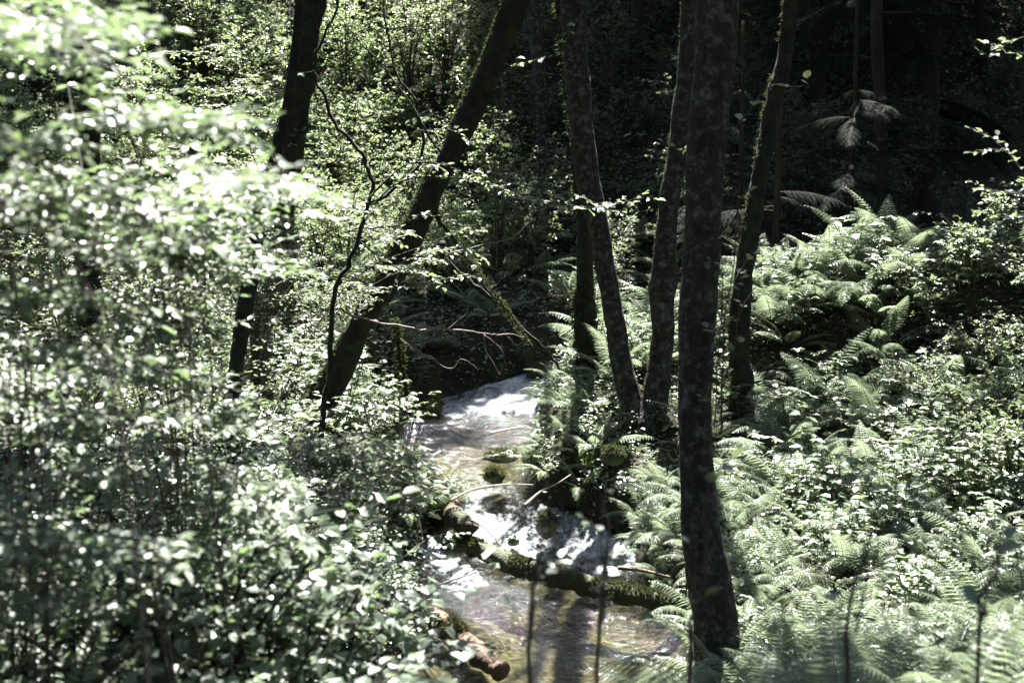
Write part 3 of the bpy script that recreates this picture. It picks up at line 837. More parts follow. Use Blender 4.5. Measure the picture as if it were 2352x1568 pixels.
# ------------------------------------------------------------------ leafy branches
def leafy_branch(stm, fol, line, leaf, gap, r0, T=T_OVAL, wr=.8, rng=RNG, side=.22, start=.1, flat=.75):
    """a twig line with short side shoots carrying leaves"""
    n = len(line)
    tube(stm, line, np.linspace(r0, r0 * .3, n), 5, .5, cap=False)
    seglen = np.linalg.norm(np.diff(line, axis=0), axis=1); L = seglen.sum(); cum = np.concatenate([[0], np.cumsum(seglen)])
    s = L * start
    k = 0
    while s < L:
        i = min(np.searchsorted(cum, s) - 1, n - 2); i = max(i, 0)
        f = (s - cum[i]) / (seglen[i] + 1e-9)
        p = line[i] * (1 - f) + line[i + 1] * f
        T0 = norm(line[i + 1] - line[i])
        sd = norm(np.cross(T0, [0, 0, 1.0])) * (1 if k % 2 else -1)
        d = norm(sd + T0 * .7 + rng.normal(size=3) * .25)
        ln = side * rng.uniform(.3, 1)
        q = p + d * ln
        if side > .06:
            tube(stm, np.array([p, (p + q) / 2 + [0, 0, .01], q]), [r0 * .3, r0 * .22, r0 * .15], 3, .5, cap=False)
        m = max(2, int(ln / (leaf * .45)))
        t = np.linspace(.15, 1, m)[:, None]
        pos = p + d * ln * t
        sd2 = norm(np.cross(d, [0, 0, 1.0]))
        al = norm(sd2[None] * np.where(np.arange(m) % 2 == 0, 1, -1)[:, None] + d * .8 + rng.normal(size=(m, 3)) * .25 + [0, 0, -.12])
        al[-1] = norm(d + rng.normal(size=3) * .2)
        up = norm(np.array([0, -.08, 1.0]) + rng.normal(size=(m, 3)) * (1 - flat))
        add_leaves(fol, T, pos, al, up, leaf * rng.uniform(.55, 1.15, m), wr * rng.uniform(.85, 1.1, m), rng.random(m))
        s += gap * rng.uniform(.6, 1.4); k += 1

def branch_thing(name, label, cat, paths, mat_st, mat_lf, leaf=.055, gap=.07, side=.18, group=None, flat=.7, origin=None):
    """thing made of a stem mesh and a foliage mesh; paths = list of (world points, radius, leafy)"""
    o0 = np.array(paths[0][0][0]) if origin is None else np.array(origin)
    r = empty(name, o0)
    st, fo = MB(), MB()
    for pts, rad, leafy in paths:
        line = catmull(np.array(pts) - o0, max(8, len(pts) * 5))
        jit = np.cumsum(RNG.normal(size=line.shape) * (.004 + rad * .25), axis=0)
        line = line + jit - np.linspace(0, 1, len(line))[:, None] * jit[-1]
        if leafy: leafy_branch(st, fo, line, leaf, gap, rad, side=side, flat=flat)
        else: tube(st, line, np.linspace(rad, rad * .35, len(line)), 6, .5, rough=.15)
    st.build('stem', mat_st, r, smooth=True)
    if fo.n: fo.build('foliage', mat_lf, r)
    return tag(r, label, cat, group)

def A(lst, d, d2=None):
    d2 = d if d2 is None else d2
    return [at(u, v, d + (d2 - d) * k / max(1, len(lst) - 1)) for k, (u, v) in enumerate(lst)]

# the bare-stemmed sapling in front of the leaning tree
branch_thing('sapling', 'thin dark sapling curving up in front of the leaning mossy trunk', 'sapling', [
    (A([(722, 1150), (728, 1060), (733, 984), (738, 858), (753, 753), (774, 648), (800, 598), (838, 525), (850, 430), (837, 378), (808, 319), (766, 273), (732, 202), (726, 147), (750, 80), (780, 0), (800, -120)], 11.6), .026, False),
    (A([(846, 470), (900, 440), (959, 395), (971, 357), (960, 269), (946, 231), (905, 147), (888, 63), (880, -20)], 11.6), .017, False),
    (A([(1009, 349), (985, 300), (950, 240), (883, 164), (816, 90), (770, 30)], 11.5), .010, False),
    (A([(850, 454), (942, 374), (1068, 403), (1194, 454), (1300, 470), (1411, 487)], 11.5, 11.2), .010, True),
    (A([(850, 470), (921, 416), (1090, 420), (1194, 454), (1290, 450), (1380, 470), (1500, 450)], 11.5, 11.0), .008, True),
    (A([(774, 640), (700, 610), (640, 560), (590, 480)], 11.5), .007, True),
    (A([(753, 753), (690, 800), (640, 760)], 11.4), .005, True),
    (A([(838, 525), (920, 520), (1000, 500), (1060, 540), (1100, 600)], 11.3), .008, True),
    (A([(830, 560), (900, 610), (960, 620), (1010, 640)], 11.3), .007, True),
    (A([(808, 319), (860, 270), (920, 250)], 11.4), .005, True),
    (A([(724, 160), (640, 180), (560, 230), (500, 300)], 11.4), .005, True),
    (A([(960, 300), (1040, 300), (1100, 330), (1150, 320)], 11.5), .005, True),
    (A([(735, 940), (690, 960), (650, 1000)], 11.5), .005, True)], M['darkbark'], M['shrub'], .062, .075, .16)
branch_thing('sapling', 'bare thin arching twigs reaching right over the dark pool from the sapling', 'branch', [
    (A([(770, 709), (824, 730), (921, 749), (1026, 759), (1110, 768), (1152, 766), (1205, 774)], 11.8, 12.6), .010, False),
    (A([(858, 732), (905, 770), (955, 808)], 12.0), .006, False),
    (A([(1026, 759), (1060, 720), (1075, 690)], 12.3), .004, False),
    (A([(1110, 768), (1150, 800), (1165, 840)], 12.4), .004, False),
    (A([(1114, 770), (1120, 810), (1150, 860), (1155, 840)], 12.4), .004, False),
    (A([(1026, 584), (1090, 570), (1169, 550), (1230, 500)], 11.8), .006, False),
    (A([(960, 800), (1030, 840), (1060, 820), (1100, 850)], 12.2), .004, False)], M['paletwig'], M['shrub'])
branch_thing('fallen_branch', 'long dead branch slanting down to the right over the upper stream', 'branch', [
    (A([(1010, 560), (1030, 602), (1089, 656), (1152, 707), (1202, 766), (1253, 808), (1285, 850)], 14.0, 14.8), .034, False),
    (A([(1089, 656), (1130, 660), (1150, 640)], 14.1), .008, False), (A([(1152, 707), (1160, 760), (1190, 800)], 14.2), .008, False)], M['darkbark'], M['shrub'])
fb = branch_thing('fallen_branch', 'mossy dead branch hanging down right from the leaning trunk above the other dead branch', 'branch', [
    (A([(996, 470), (1012, 505), (1047, 546), (1078, 590), (1106, 635), (1152, 694), (1175, 730), (1215, 790)], 12.9, 13.6), .018, False)], M['darkbark'], M['shrub'])
ln_ = catmull(np.array(A([(996, 470), (1012, 505), (1047, 546), (1078, 590), (1106, 635), (1152, 694), (1175, 730), (1215, 790)], 12.9, 13.6)), 40) - np.array(fb.location)
moss_tufts(ln_, np.full(40, .014), 1300, (-.2, .2, .3), .8, .035).build('moss', M['moss'], fb)
fb = branch_thing('dead_stub', 'shaggy mossy dead stem standing at the stream edge below the leaning trunk', 'branch', [
    (A([(932, 950), (928, 900), (922, 840), (918, 780), (905, 730)], 13.6), .022, False)], M['darkbark'], M['shrub'])
ln_ = catmull(np.array(A([(932, 950), (928, 900), (922, 840), (918, 780), (905, 730)], 13.6)), 40) - np.array(fb.location)
moss_tufts(ln_, np.full(40, .02), 700, (.1, 0, .3), 1.2, .045).build('moss', M['moss'], fb)

# small leafy sprays in the middle and at the right edge
branch_thing('hanging_branch', 'lone yellow-green leafy twig before the dark gap left of the forked tree top', 'branch', [
    (A([(1330, 40), (1300, 90), (1280, 125), (1230, 140), (1190, 150)], 10.8), .005, True)], M['twig'], M['shrub'], .065, .09, .12)
branch_thing('hanging_branch', 'leafy twig with large dim leaves crossing the V of the forked tree at mid height', 'branch', [
    (A([(1620, 330), (1570, 345), (1520, 330), (1470, 310), (1440, 320)], 9.0), .005, True)], M['twig'], M['shrub'], .065, .12, .1)
branch_thing('hanging_branch', 'upper bright leafy branch entering at the right edge before the black wood', 'branch', [
    (A([(2420, 70), (2350, 85), (2290, 105), (2235, 95)], 8.6), .005, True), (A([(2400, 130), (2330, 120), (2260, 125)], 8.6), .005, True)], M['twig'], M['shrub'], .055, .07, .10)
branch_thing('hanging_branch', 'lower bright leafy branch curving along the right edge before the black wood', 'branch', [
    (A([(2430, 620), (2380, 470), (2330, 370), (2280, 320), (2225, 290)], 8.6), .008, True), (A([(2370, 450), (2310, 440), (2240, 430)], 8.6), .005, True),
    (A([(2340, 380), (2290, 350), (2225, 350)], 8.5), .004, True), (A([(2390, 520), (2330, 500), (2270, 530)], 8.6), .005, True)], M['twig'], M['shrub'], .055, .08, .10)
branch_thing('hanging_branch', 'dark sparse twigs right of the thickest trunk, one leaf glowing green', 'branch', [
    (A([(1690, 640), (1740, 560), (1770, 545)], 8.8), .005, True), (A([(1700, 720), (1740, 640), (1770, 620)], 8.8), .004, True),
    (A([(1690, 300), (1760, 210), (1840, 200), (1850, 190)], 8.8), .005, True)], M['twig'], M['shrub'], .07, .16, .08)
branch_thing('climbing_stems', 'thin upright stems with dark leaves growing close along the thickest trunk', 'plant', [
    (A([(1655, 1000), (1662, 850), (1672, 700), (1690, 560), (1700, 420)], 8.45), .007, True), (A([(1640, 980), (1650, 800), (1655, 640), (1640, 520)], 8.4), .005, True),
    (A([(1660, 900), (1690, 780), (1700, 640), (1720, 500)], 8.5), .005, True)], M['twig'], M['shrub'], .065, .22, .12)

# ------------------------------------------------------------------ conifer boughs
def bough_mb(L, seed):
    rng = np.random.default_rng(seed); mb = MB()
    t = np.linspace(0, 1, 12)
    line = np.column_stack([L * t, .05 * np.sin(t * 4 + seed), .12 * L * t - .32 * L * t * t])
    tube(mb, line, np.linspace(.012, .003, 12), 5, .4, mi=1, cap=False)
    pos, al, up, ln = [], [], [], []
    for k in range(int(L / .035)):
        s = .12 + .88 * k / (L / .035)
        i = min(int(s * 11), 10); p = line[i] + (line[i + 1] - line[i]) * (s * 11 - i)
        for sg in (-1, 1):
            lt = .34 * L * (1 - s) ** .7 * rng.uniform(.6, 1.1) + .05
            d = norm(np.array([.75, sg * rng.uniform(.7, 1.1), rng.uniform(-.55, -.05)]))
            m = int(lt / .014)
            for j in range(m):
                q = (j + .5) / m
                pp = p + d * lt * q + np.array([0, 0, -.35 * lt * q * q])
                sd = norm(np.cross(d, [0, 0, 1]))
                for s2 in (-1, 1):
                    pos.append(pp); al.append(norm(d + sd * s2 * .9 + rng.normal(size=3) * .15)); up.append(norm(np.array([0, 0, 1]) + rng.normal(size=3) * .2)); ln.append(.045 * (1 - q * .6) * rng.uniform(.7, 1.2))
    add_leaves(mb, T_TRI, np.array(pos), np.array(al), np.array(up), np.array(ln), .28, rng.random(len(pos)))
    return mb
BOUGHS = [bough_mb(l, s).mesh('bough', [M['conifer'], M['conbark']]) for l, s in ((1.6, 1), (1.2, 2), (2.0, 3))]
def boughs_on(root, line, zs, lens=(.7, 1.1)):
    off = np.array(root.location)
    for z in zs:
        k = int(np.argmin(abs(line[:, 2] - z)))
        a = random.uniform(0, 6.283)
        if blocks(line[k] + [math.cos(a) * .8, math.sin(a) * .8, 0], .7): continue
        inst('bough', random.choice(BOUGHS), root, line[k] - off, (random.uniform(-.2, .2), random.uniform(-.1, .3), a), random.uniform(*lens))
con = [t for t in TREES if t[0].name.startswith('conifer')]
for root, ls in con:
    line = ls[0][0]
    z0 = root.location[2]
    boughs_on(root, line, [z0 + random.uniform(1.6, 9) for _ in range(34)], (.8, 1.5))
# young conifers whose boughs show pale in the dark gaps
for i, (u, v, d, lb) in enumerate([(1660, 60, 17.5, 'young conifer with pale boughs left of the thickest trunk top'), (1790, 200, 15.8, 'young conifer with drooping boughs right of the thickest trunk'),
                                   (1960, 210, 16.2, 'young conifer with silvery boughs beside the thin straight conifer'), (1700, 330, 16.6, 'small conifer with sparse boughs low behind the thickest trunk')]):
    p = at(u, v, d)
    g = gz(p[0], p[1])
    r = empty('conifer_sapling', (p[0], p[1], g))
    top = p[2] + 1.4
    line = np.array([[0, 0, -.2], [.02, 0, (top - g) * .5], [0, .03, top - g]])
    mb = MB(); L_ = catmull(line, 20); tube(mb, L_, np.linspace(.05, .012, 20), 8); mb.build('trunk', M['conbark'], r, smooth=True)
    for k in range(26):
        z = random.uniform(.25, .98)
        aa = random.uniform(0, 6.28)
        if blocks([p[0] + math.cos(aa) * .4, p[1] + math.sin(aa) * .4, g + (top - g) * z], .6): continue
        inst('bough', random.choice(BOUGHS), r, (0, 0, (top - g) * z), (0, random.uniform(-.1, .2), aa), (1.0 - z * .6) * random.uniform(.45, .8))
    tag(r, lb, 'conifer')

# ------------------------------------------------------------------ logs, rocks, sticks
def log_thing(name, label, pts, mat, z=None, d=None, mossn=0, seg=20):
    W, R = [], []
    for k, (u, v, w) in enumerate(pts):
        if z is not None:
            zz = z[0] + (z[1] - z[0]) * k / (len(pts) - 1)
            b = (v - 784) / FPX; dd = (CAM_Z - zz) / (SP + b * CP)
        else: dd = d
        W.append(at(u, v, dd)); R.append(w * dd / FPX / 2)
    o0 = W[0].copy()
    rows = catmull(np.column_stack([np.array(W) - o0, R]), 60)
    r = empty(name, o0)
    mb = MB(); tube(mb, rows[:, :3], rows[:, 3], seg, .5, .42, nscale=10); mb.build('trunk', mat, r, smooth=True)
    if mossn:
        m = moss_tufts(rows[:, :3], rows[:, 3], mossn, (0, .1, 1), .55, .03); m.build('moss', M['moss'], r)
    return tag(r, label, 'log')
log_thing('fallen_log', 'long mossy log lying across the pool below the rapids', [(1015, 1236, 26), (1050, 1246, 34), (1087, 1257, 40), (1139, 1276, 44), (1187, 1299, 46), (1247, 1318, 46), (1327, 1338, 46), (1407, 1358, 46), (1500, 1378, 44), (1600, 1400, 42)], M['log'], (.16, .10), mossn=5000)
log_thing('fallen_log', 'shorter mossy log on the left bank just above the long log', [(930, 1130, 40), (959, 1145, 44), (1015, 1168, 46), (1071, 1208, 44), (1085, 1222, 30)], M['log'], (.42, .25), mossn=3500)
log_thing('fallen_log', 'brown decaying log above the mossy one at the left edge of the rapids', [(960, 1105, 34), (1000, 1125, 34), (1045, 1160, 28)], M['redlog'], (.5, .35))
log_thing('fallen_log', 'red-brown broken log end at the bottom of the pool', [(990, 1412, 44), (1018, 1432, 54), (1060, 1468, 52), (1105, 1506, 46), (1150, 1545, 40)], M['redlog'], (.22, .08), mossn=900)

def rock_thing(label, u, v, w, hgt, zoff=0.0, mossn=300, mat='rock', cat='rock', d=None):
    if d is None: p, d = onground(u, v)
    else: p = at(u, v, d)
    rx = w * d / FPX / 2; rz = hgt * d / FPX / 2
    n1, n2 = 18, 12
    th = np.linspace(0, 2 * math.pi, n1, endpoint=False); ph = np.linspace(-1.5, 1.5, n2)
    V = []
    for b in ph:
        for a in th:
            q = np.array([math.cos(b) * math.cos(a), math.cos(b) * math.sin(a), math.sin(b)])
            s = 1 + .35 * mnoise.fractal(Vector((q * 1.6 + [u, v, 0]).tolist()), .8, 2, 4)
            V.append(q * [rx, rx * .9, rz] * s)
    V = np.array(V)
    q = [[j * n1 + i, j * n1 + (i + 1) % n1, (j + 1) * n1 + (i + 1) % n1, (j + 1) * n1 + i] for j in range(n2 - 1) for i in range(n1)]
    r = empty('rock', p + [0, 0, zoff])
    mb = MB(); mb.add(V, np.array(q)); mb.build('stone', M[mat], r, smooth=True)
    if mossn:
        m = mossn; sel = RNG.integers(0, len(V), m * 2); sel = sel[V[sel][:, 2] > -.1 * rz][:m]
        pp = V[sel] + RNG.normal(size=(len(sel), 3)) * rx * .08
        dr = norm(pp / [rx, rx, rz]); gr = norm(dr + RNG.normal(size=dr.shape) * .5)
        mm = MB(); add_leaves(mm, T_TRI, pp * .98, gr, norm(np.cross(gr, rvec(len(sel)))), RNG.uniform(.015, .04, len(sel)), .4, RNG.random(len(sel)))
        mm.build('moss', M['moss'], r)
    return tag(r, label, cat)
def wp(v, z):   # depth of a spot on level z
    return (CAM_Z - z) / (SP + (v - 784) / FPX * CP)
rock_thing('mossy rock splitting the rapids, green on top', 1135, 1094, 44, 36, 0, 900, d=wp(1092, .50))
rock_thing('flatter mossy rock at the upper edge of the rapids', 1152, 1048, 70, 26, 0, 700, d=wp(1048, .57))
rock_thing('small mossy rock at the right edge of the rapids', 1222, 1056, 44, 30, 0, 500, d=wp(1056, .58))
rock_thing('dark wet rock in the white water just above the long log', 1180, 1243, 26, 22, 0, 30, d=wp(1243, .14))
rock_thing('dark rock under the right bank beside the rapids', 1256, 1205, 44, 60, 0, 500, d=wp(1210, .25))
rock_thing('mossy boulder on the left shore of the upper pool', 985, 935, 70, 52, 0, 1200, d=wp(940, .62))
rock_thing('pale boulder on the left shore of the upper pool beside the dead stem', 905, 945, 50, 34, 0, 80, d=wp(950, .62))
rock_thing('brown mossy boulder half buried in ferns left of the thickest trunk', 1405, 1040, 60, 40, -.03, 900, d=12.6)
rock_thing('mossy block at the head of the upper rapids', 1232, 848, 52, 44, 0, 900, d=wp(850, .85))
rock_thing('dark stone at the left shore of the lower pool', 935, 1320, 44, 60, 0, 200, d=wp(1330, .1))
for lb, pts, z, r0, mt in [
    ('thin pale stick reaching over the rapids to the mossy rock', [(1035, 1149), (1075, 1128), (1119, 1117), (1170, 1112), (1226, 1113)], .62, .010, 'paletwig'),
    ('orange-brown stick leaning on the long log', [(1058, 1186), (1095, 1200), (1127, 1225), (1162, 1264)], .36, .010, 'redlog'),
    ('dark straight stick lying out over the lower pool from the left shore', [(925, 1375), (1000, 1345), (1095, 1313)], .12, .011, 'twig'),
    ('bent brown stick on the right bank above the rapids', [(1205, 1160), (1240, 1130), (1280, 1110), (1310, 1090)], .65, .012, 'paletwig'),
    ('pale broken branch at the right shore of the lower pool', [(1420, 1303), (1480, 1310), (1540, 1325)], .2, .018, 'redlog'),
    ('grey stick lying in the shallow edge of the upper pool', [(1125, 995), (1170, 985), (1215, 978)], .62, .013, 'paletwig')]:
    P = [at(u, v, wp(v, z)) for u, v in pts]
    o0 = P[0]
    mb = MB(); tube(mb, catmull(np.array(P) - o0, 20), np.linspace(r0, r0 * .5, 20), 7, .5, .3, nscale=20)
    o = mb.build('stick', M[mt], smooth=True); o.location = o0.tolist()
    tag(o, lb, 'stick')

# grass tufts
def grass_mb(n, h, seed):
    rng = np.random.default_rng(seed); mb = MB()
    a = rng.uniform(0, 6.283, n); r = rng.random(n) * .09
    pos = np.column_stack([np.cos(a) * r, np.sin(a) * r, np.zeros(n)])
    al = norm(np.column_stack([np.cos(a) * .35, np.sin(a) * .35, np.ones(n)]) + rng.normal(size=(n, 3)) * .12)
    add_leaves(mb, T_BLADE, pos, al, rvec(n, rng), h * rng.uniform(.5, 1.1, n), .03, rng.random(n))
    return mb
GR = [grass_mb(60, .28, 1).mesh('grass_tuft', M['grass']), grass_mb(45, .35, 2).mesh('grass_tuft', M['grass'])]
for u, v, lb in [(1180, 940, 'grass tuft by the white water of the upper rapids'), (1345, 1110, 'upright grass tuft on the right bank above the rapids'), (1330, 1180, 'bright grass tuft low on the right bank'), (1210, 850, 'thin grass tuft below the mossy block'),
                 (1700, 1100, 'sunlit grass tuft right of the thickest trunk'), (1680, 1180, 'yellow-green grass tuft close to the thickest trunk'), (1980, 980, 'grass tuft on the right slope'), (2150, 870, 'tall thin grass tuft high on the right slope')]:
    p, d = onground(u, v)
    tag(inst('grass_tuft', random.choice(GR), None, (p[0], p[1], gz(p[0], p[1]) - .01), (0, 0, random.uniform(0, 6)), random.uniform(.6, .85)), lb, 'grass')

# ------------------------------------------------------------------ foreground shrubs (out of focus)
def inpoly(x, y, poly):
    c = False; n = len(poly)
    for i in range(n):
        x1, y1 = poly[i]; x2, y2 = poly[(i + 1) % n]
        if (y1 > y) != (y2 > y) and x < (x2 - x1) * (y - y1) / (y2 - y1) + x1: c = not c
    return c
POLYS = [
    ([(-80, -20), (260, 40), (420, 200), (660, 330), (800, 430), (620, 540), (-80, 520)], 3.5, 5.4, 25, 'loose airy shrub whose pale sprays fill the upper left'),
    ([(-60, -60), (160, -60), (360, 150), (300, 260), (40, 130)], 3.6, 4.8, 11, 'topmost thin shoots with sparse pale leaves at the upper left corner'),
    # outline in the view, near depth, far depth, number of sprays
    ([(-80, 60), (60, 20), (200, 40), (300, 200), (330, 330), (180, 420), (-80, 450)], 2.6, 3.6, 6, 'blurred leafy shrub closest at the upper left corner'),
    ([(-80, 330), (200, 300), (380, 330), (480, 480), (420, 700), (100, 760), (-80, 700)], 3.8, 5.2, 34, 'pale blurred shrub at the left edge, middle height'),
    ([(280, 330), (480, 380), (640, 400), (790, 450), (740, 480), (600, 520), (560, 640), (380, 640)], 5.0, 6.2, 46, 'bright blurred shrub reaching right to the dark upper left trunk'),
    ([(380, 560), (600, 560), (690, 540), (760, 640), (700, 700), (560, 760), (420, 860), (330, 760)], 5.6, 7.0, 36, 'leafy shrub in front of the slender dark trunk'),
    ([(-80, 700), (260, 680), (440, 760), (420, 980), (200, 1060), (-80, 1050)], 4.2, 6.0, 44, 'grey-green shrub at the left edge below the middle'),
    ([(260, 840), (480, 840), (620, 900), (600, 1050), (680, 1140), (700, 1260), (540, 1300), (300, 1160)], 5.4, 7.2, 56, 'bright shrub with white-lit leaves in the lower left centre'),
    ([(-80, 1040), (260, 1040), (480, 1260), (420, 1420), (-80, 1440)], 4.0, 5.6, 44, 'shaded shrub at the lower left'),
    ([(480, 1240), (700, 1200), (900, 1260), (960, 1420), (900, 1540), (560, 1500), (430, 1400)], 5.6, 7.6, 46, 'dark shrub at the bottom left of the pool'),
    ([(640, 460), (980, 440), (1130, 540), (1110, 660), (900, 720), (700, 640)], 11.2, 12.6, 24, 'leafy thicket of thin twigs round the middle of the leaning mossy trunk'),
    ([(480, 100), (620, 120), (660, 240), (600, 330), (480, 300)], 13.0, 14.5, 12, 'loose leafy twigs left of the big dark upper trunk'),
    ([(620, 1010), (760, 1000), (980, 1040), (1030, 1130), (940, 1200), (760, 1240), (690, 1140)], 8.0, 9.6, 60, 'fine-leaved shrub in focus left of the rapids'),
]
for poly, dn, df, ns, lb in POLYS:
    us = [p[0] for p in poly]; vs = [p[1] for p in poly]
    cu, dm = (min(us) + max(us)) / 2, (dn + df) / 2
    c = at(cu, 784, dm)
    bx, by = c[0] - .2, c[1]
    base = np.array([bx, by, gz(bx, by) - .03])
    r = empty('shrub', base)
    st, fo = MB(), MB()
    hub = []
    for k in range(6):
        h = np.array([RNG.normal() * .5 - .4, RNG.normal() * .4, 0]); h[2] = gz(h[0] + bx, h[1] + by) - base[2] - .03
        hub.append(h)
    got = 0; tries = 0
    ns = int(ns * 1.2)
    while got < ns and tries < 9000:
        tries += 1
        if tries % 5 == 1 or tries == 1: cu_, cv_, cd_ = random.uniform(min(us), max(us)), random.uniform(min(vs), max(vs)), random.uniform(dn, df)
        if not inpoly(cu_, cv_, poly): continue
        u, v = random.gauss(cu_, 42), random.gauss(cv_, 16)
        d = cd_ + random.gauss(0, .1)
        p = at(u, v, d) - base
        h = hub[got % 6]
        stem_dir = norm(np.array([p[0] - h[0], p[1] - h[1], 0]) + 1e-4)
        ln = random.uniform(.30, .62)
        dd = norm(stem_dir * .8 + np.array([random.uniform(-.2, .9), random.uniform(-.6, .3), random.uniform(-.2, .2)]))
        q = p - dd * ln * .6
        mid = (h + q) / 2 + np.array([0, 0, .18 * max(.3, q[2])]) + RNG.normal(size=3) * .06
        tu, tv, _ = proj(q + dd * ln + base)
        if not inpoly(tu, tv, poly): continue
        tw = catmull(np.array([q, q + dd * ln * .5 + [0, 0, .03], q + dd * ln]), 7)
        if got % 8 == 0:
            tube(st, catmull(np.array([h, mid, q]), 12), np.linspace(.0055, .0025, 12), 5, .5, cap=False)
        lf = (.062 if dn < 3 else .056 if dn < 7.5 else .056)
        leafy_branch(st, fo, tw, lf, (.07 if dn < 7.5 else .055), .003, wr=.72, side=.19, start=0, flat=.80)
        got += 1
    st.build('stem', M['twig'], r, smooth=True)
    fo.build('foliage', M['fore'] if dn < 7.5 else M['shrub'], r)
    tag(r, lb, 'shrub')

# foreground stems and ferns
for lb, pts, d, leaf in [
    ('blurred dark upright stem before the left part of the pool', [(1205, 1640), (1215, 1480), (1228, 1330), (1242, 1240)], 4.3, .05),
    ('blurred dark upright stem before the middle of the pool', [(1362, 1640), (1375, 1450), (1388, 1300), (1392, 1120)], 4.6, .05),
    ('blurred leafy stem before the foot of the thickest trunk', [(1570, 1640), (1590, 1500), (1600, 1400), (1618, 1250), (1625, 1110)], 4.4, .075),
    ('blurred dark stem with small twigs before the lower right ferns', [(1940, 1640), (1960, 1450), (1990, 1300), (2010, 1180)], 4.2, .06),
    ('blurred dark leafy stem at the lower right corner', [(2230, 1640), (2250, 1450), (2290, 1300), (2300, 1220)], 4.0, .07)]:
    P = A(pts, d)
    g = gz(P[0][0], P[0][1])
    P = [np.array([P[0][0], P[0][1], g - .02])] + P[1:]
    branch_thing('tall_plant', lb, 'plant', [(P, .008, False), (P[1:], .004, True)], M['twig'], M['fore'], leaf, .16, .16)
for lb, u, v, d, sw, sc in [('blurred fern with broad pinnae at the bottom left of the pool', 930, 1640, 5.0, True, 1.0), ('blurred dark fern at the lower left corner', 40, 1600, 4.0, True, 1.15), ('dark fern under the shrubs at the bottom left', 330, 1620, 4.6, False, 1.1),
                            ('blurred fern at the bottom right below the thickest trunk', 1760, 1640, 5.4, False, 1.1), ('shaded fern at the bottom, right of the middle', 1960, 1680, 5.2, False, .85), ('shaded fern at the bottom near the right corner', 2180, 1660, 5.0, False, .85),
                            ('dim fern between the pool and the thickest trunk foot', 1560, 1600, 7.6, False, 1.0), ('sword fern leaning over the right shore of the lower pool', 1660, 1480, 8.6, True, .9)]:
    p = at(u, v, d); g = gz(p[0], p[1])
    place_fern(p[0], p[1], lb, None, sc, True, sw, z=max(g, p[2] - .55))
for x, y in scatter(70, (1.2, 3.6), (5.4, 8.6), lambda x, y, u, v: u > 1730, .34, margin=150):
    (place_herb if random.random() < .3 else place_fern)(x, y, 'plant in the soft-focus bed at the lower right corner', 'soft-focus plants in the lower right foreground', random.uniform(.5, .8))
FS = []
for i, (h, w, ns_, nl, lf) in enumerate([(1.1, 1.3, 9, 900, .056), (.9, 1.2, 9, 850, .062)]):
    s_, f_ = shrub_mbs(h, w, ns_, nl, lf, 90 + i, flat=.75, bare=.1)
    FS.append((s_.mesh('stem', M['darkbark']), f_.mesh('foliage', M['fore'])))
for x, y in scatter(46, (-4.2, -.75), (4.4, 9.4), lambda x, y, u, v: u < 840, .38, margin=160):
    r = empty('shrub', (x, y, gz(x, y) - .03), random.uniform(0, 6.28), random.uniform(.8, 1.35))
    s_, f_ = random.choice(FS); inst('stem', s_, r); inst('foliage', f_, r)
    tag(r, 'low soft-focus shrub in the thicket at the lower left', 'shrub', 'low shrubs in the lower left thicket')
for x, y in scatter(26, (-3.4, -.2), (4.6, 8.6), lambda x, y, u, v: u < 940, .30, margin=150):
    place_herb(x, y, 'shaded leafy plant under the foreground shrubs at the bottom left', 'leafy plants in the foreground', random.uniform(1.0, 1.7))

# the ferns and shrubs that show largest stay single things, the far rest becomes two beds
def size_key(t):
    u, v, d = proj((t[0], t[1], t[2] + .4))
    return d / t[3] + (30 if not (-40 < u < 2392 and -60 < v < 1700) else 0)
FERN_WAIT.sort(key=size_key); SHRUB_WAIT.sort(key=size_key)
nf = max(0, 296 - NFERN[0])
for (x, y, z, sc, lb, gp, sw) in FERN_WAIT[:nf]:
    place_fern(x, y, lb, gp, sc, False, sw, z=z, n=1)
mb = MB()
for (x, y, z, sc, lb, gp, sw) in FERN_WAIT[nf:]:
    mb.merge(FERN_SIMPLE, rotz(random.uniform(0, 6.28)) * sc, np.array([x, y, z]))
if mb.n: tag(mb.build('fern_bed', FERN_MATS), 'bed of distant small ferns filling the hillside and far banks', 'ferns', kind='stuff')
ns_ = 236
for (x, y, z, sc, lb, gp, k) in SHRUB_WAIT[:ns_]: place_shrub(x, y, lb, gp, sc, k, z, True)
mb = MB()
for (x, y, z, sc, lb, gp, k) in SHRUB_WAIT[ns_:]:
    mb.merge(SHRUBS_MB[random.randrange(3)], rotz(random.uniform(0, 6.28)) * sc, np.array([x, y, z]))
if mb.n: tag(mb.build('far_brush', M['hill_lit']), 'mass of far small-leaved brush high on the hillside', 'brush', kind='stuff')

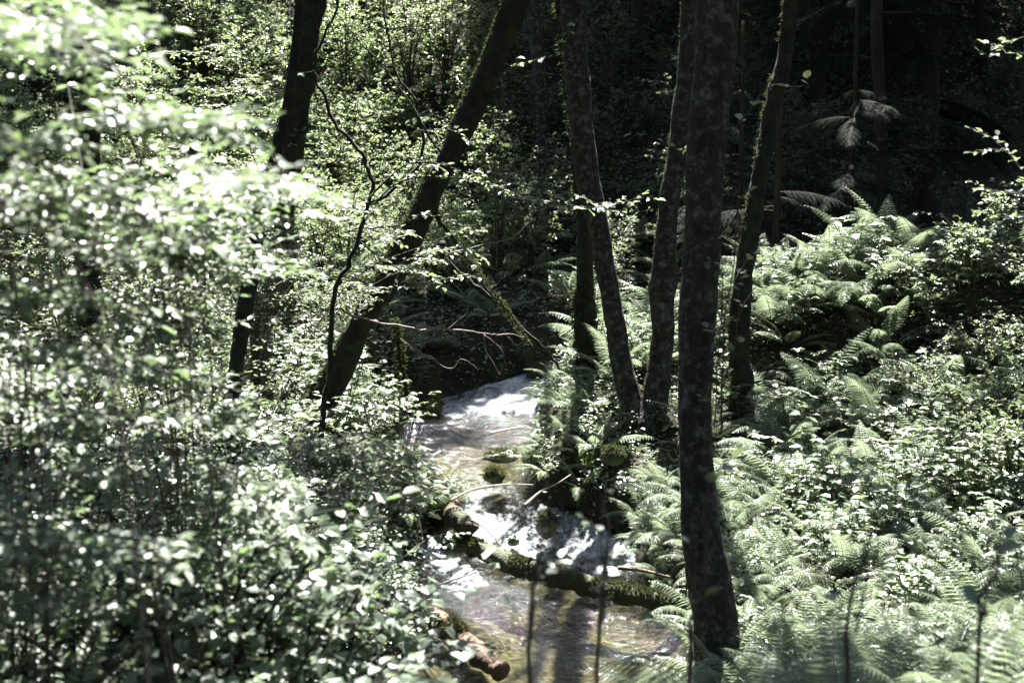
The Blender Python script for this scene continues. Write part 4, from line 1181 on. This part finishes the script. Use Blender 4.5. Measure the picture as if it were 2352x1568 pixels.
# ------------------------------------------------------------------ crowns above the picture (clumps added where their shade should fall)
def clump(mb, c, r, n, rng):
    ls_ = 1.0
    if r > 1.2: n, ls_ = 300, 1.75
    p = rvec(n, rng) * (rng.random(n) ** .5)[:, None] * [r, r, r * .55] + c
    add_leaves(mb, T_OVAL, p, norm(rng.normal(size=(n, 3)) * [1, 1, .4]), norm(np.array([0, 0, 1.0]) + rng.normal(size=(n, 3)) * .45), ls_ * rng.uniform(.09, .15, n), .85, rng.random(n))
SHADE = [  # spot to shade in the view, radii, count, lift of the shaded things above ground, clump radius
    (1060, 720, 180, 150, 60, .3, .7),    # dark hollow under the leaning tree
    (1250, 60, 200, 160, 50, 1.0, .9), (1430, 330, 190, 240, 150, .6, 1.0),
    (2050, 330, 420, 300, 210, .6, 1.1), (2150, 560, 200, 110, 40, .3, .9), (1850, 300, 200, 200, 20, .6, 1.0),
    (380, 90, 180, 80, 10, 1.0, .7),
    (200, 1450, 330, 130, 16, 1.0, .7), (700, 1500, 250, 90, 12, .6, .7), (1350, 1530, 280, 50, 7, .2, .5), (1660, 1480, 130, 110, 8, .5, .5), (2200, 1530, 160, 40, 3, .5, .5),
    (1420, 1230, 150, 50, 5, .2, .4), (1860, 870, 150, 50, 9, .3, .45), (2130, 840, 190, 80, 26, .3, .5), (2230, 930, 130, 60, 14, .3, .45), (2170, 1130, 120, 50, 12, .3, .4), (1900, 1160, 60, 30, 4, .3, .3), (2060, 1360, 50, 40, 3, .4, .3), (60, 800, 90, 200, 8, 4.6, .35), (100, 1420, 260, 150, 46, 4.8, .45), (560, 1480, 300, 90, 24, 5.6, .4), (1800, 1500, 150, 70, 20, 6.8, .35), (2150, 1520, 180, 50, 14, 6.3, .35), (1960, 1450, 60, 50, 8, 6.8, .3), (2250, 1380, 90, 50, 8, 7.2, .3), (1750, 1360, 60, 60, 6, 7.6, .3), (330, 1240, 120, 70, 5, 5.4, .3)]
shade_crown = {}
rngc = np.random.default_rng(5)
for (cu, cv, ru, rv, n, lift, cr) in SHADE:
    for k in range(n):
        a = rngc.uniform(0, 6.283); q = math.sqrt(rngc.random())
        u, v = cu + ru * q * math.cos(a), cv + rv * q * math.sin(a)
        p, d = onground(u, v, lift) if lift < 3 else (at(u, v, lift), lift)
        z = rngc.uniform(8.0, 12.5) + max(0, p[2] - 3)
        c = p + SUN_DIR * ((z - p[2]) / SUN_DIR[2])
        if blocks(c, cr * 1.12): continue
        best = min(range(len(TREES)), key=lambda i: np.hypot(*(TREES[i][1][0][0][-1][:2] - c[:2])))
        shade_crown.setdefault(best, []).append((c, cr))
for k in range(1050):      # unseen leafy roof, added to cut the sky light
    c = np.array([rngc.uniform(-22, 24), rngc.uniform(-15, 44), rngc.uniform(8.5, 13)])
    if k > 850: c[0] = rngc.uniform(2, 16); c[1] = rngc.uniform(16, 40)
    if c[1] > 2 and abs(c[0]) < 3 and c[2] < 10: continue
    c[2] += max(0, c[1] - 19) * .42
    if c[2] < gz(c[0], c[1]) + 6.5: continue
    if blocks(c, 1.4): continue
    best = min(range(len(TREES)), key=lambda i: np.hypot(*(TREES[i][1][0][0][-1][:2] - c[:2])))
    shade_crown.setdefault(best, []).append((c, 1.3))
for i, (root, ls) in enumerate(TREES):
    line, rad = ls[0]
    off = np.array(root.location)
    cl = shade_crown.get(i, [])
    top = line[-1]
    for k in range(6):
        c = top + rngc.normal(size=3) * [1.0, 1.0, .6]
        if not blocks(c, .85) or (k == 5 and not cl): cl.append((c, .8 if k < 5 else .35))
    mb, br = MB(), MB()
    for c, cr in cl:
        clump(mb, c - off, cr, int(230 * cr * cr / .5), rngc)
        j = int(np.argmin(np.abs(line[:, 2] - (c[2] - 1.2)))); s = line[j]
        tube(br, catmull(np.array([s, (s + c) / 2 + [0, 0, .3], c]) - off, 8), np.linspace(.03, .010, 8), 5)  # limb drawn out to every clump, the added shade clumps too
    mb.build('shade_crown', M['canopy'], root)
    br.build('branch', M['darkbark'], root, smooth=True)
print('objects', len(bpy.data.objects))
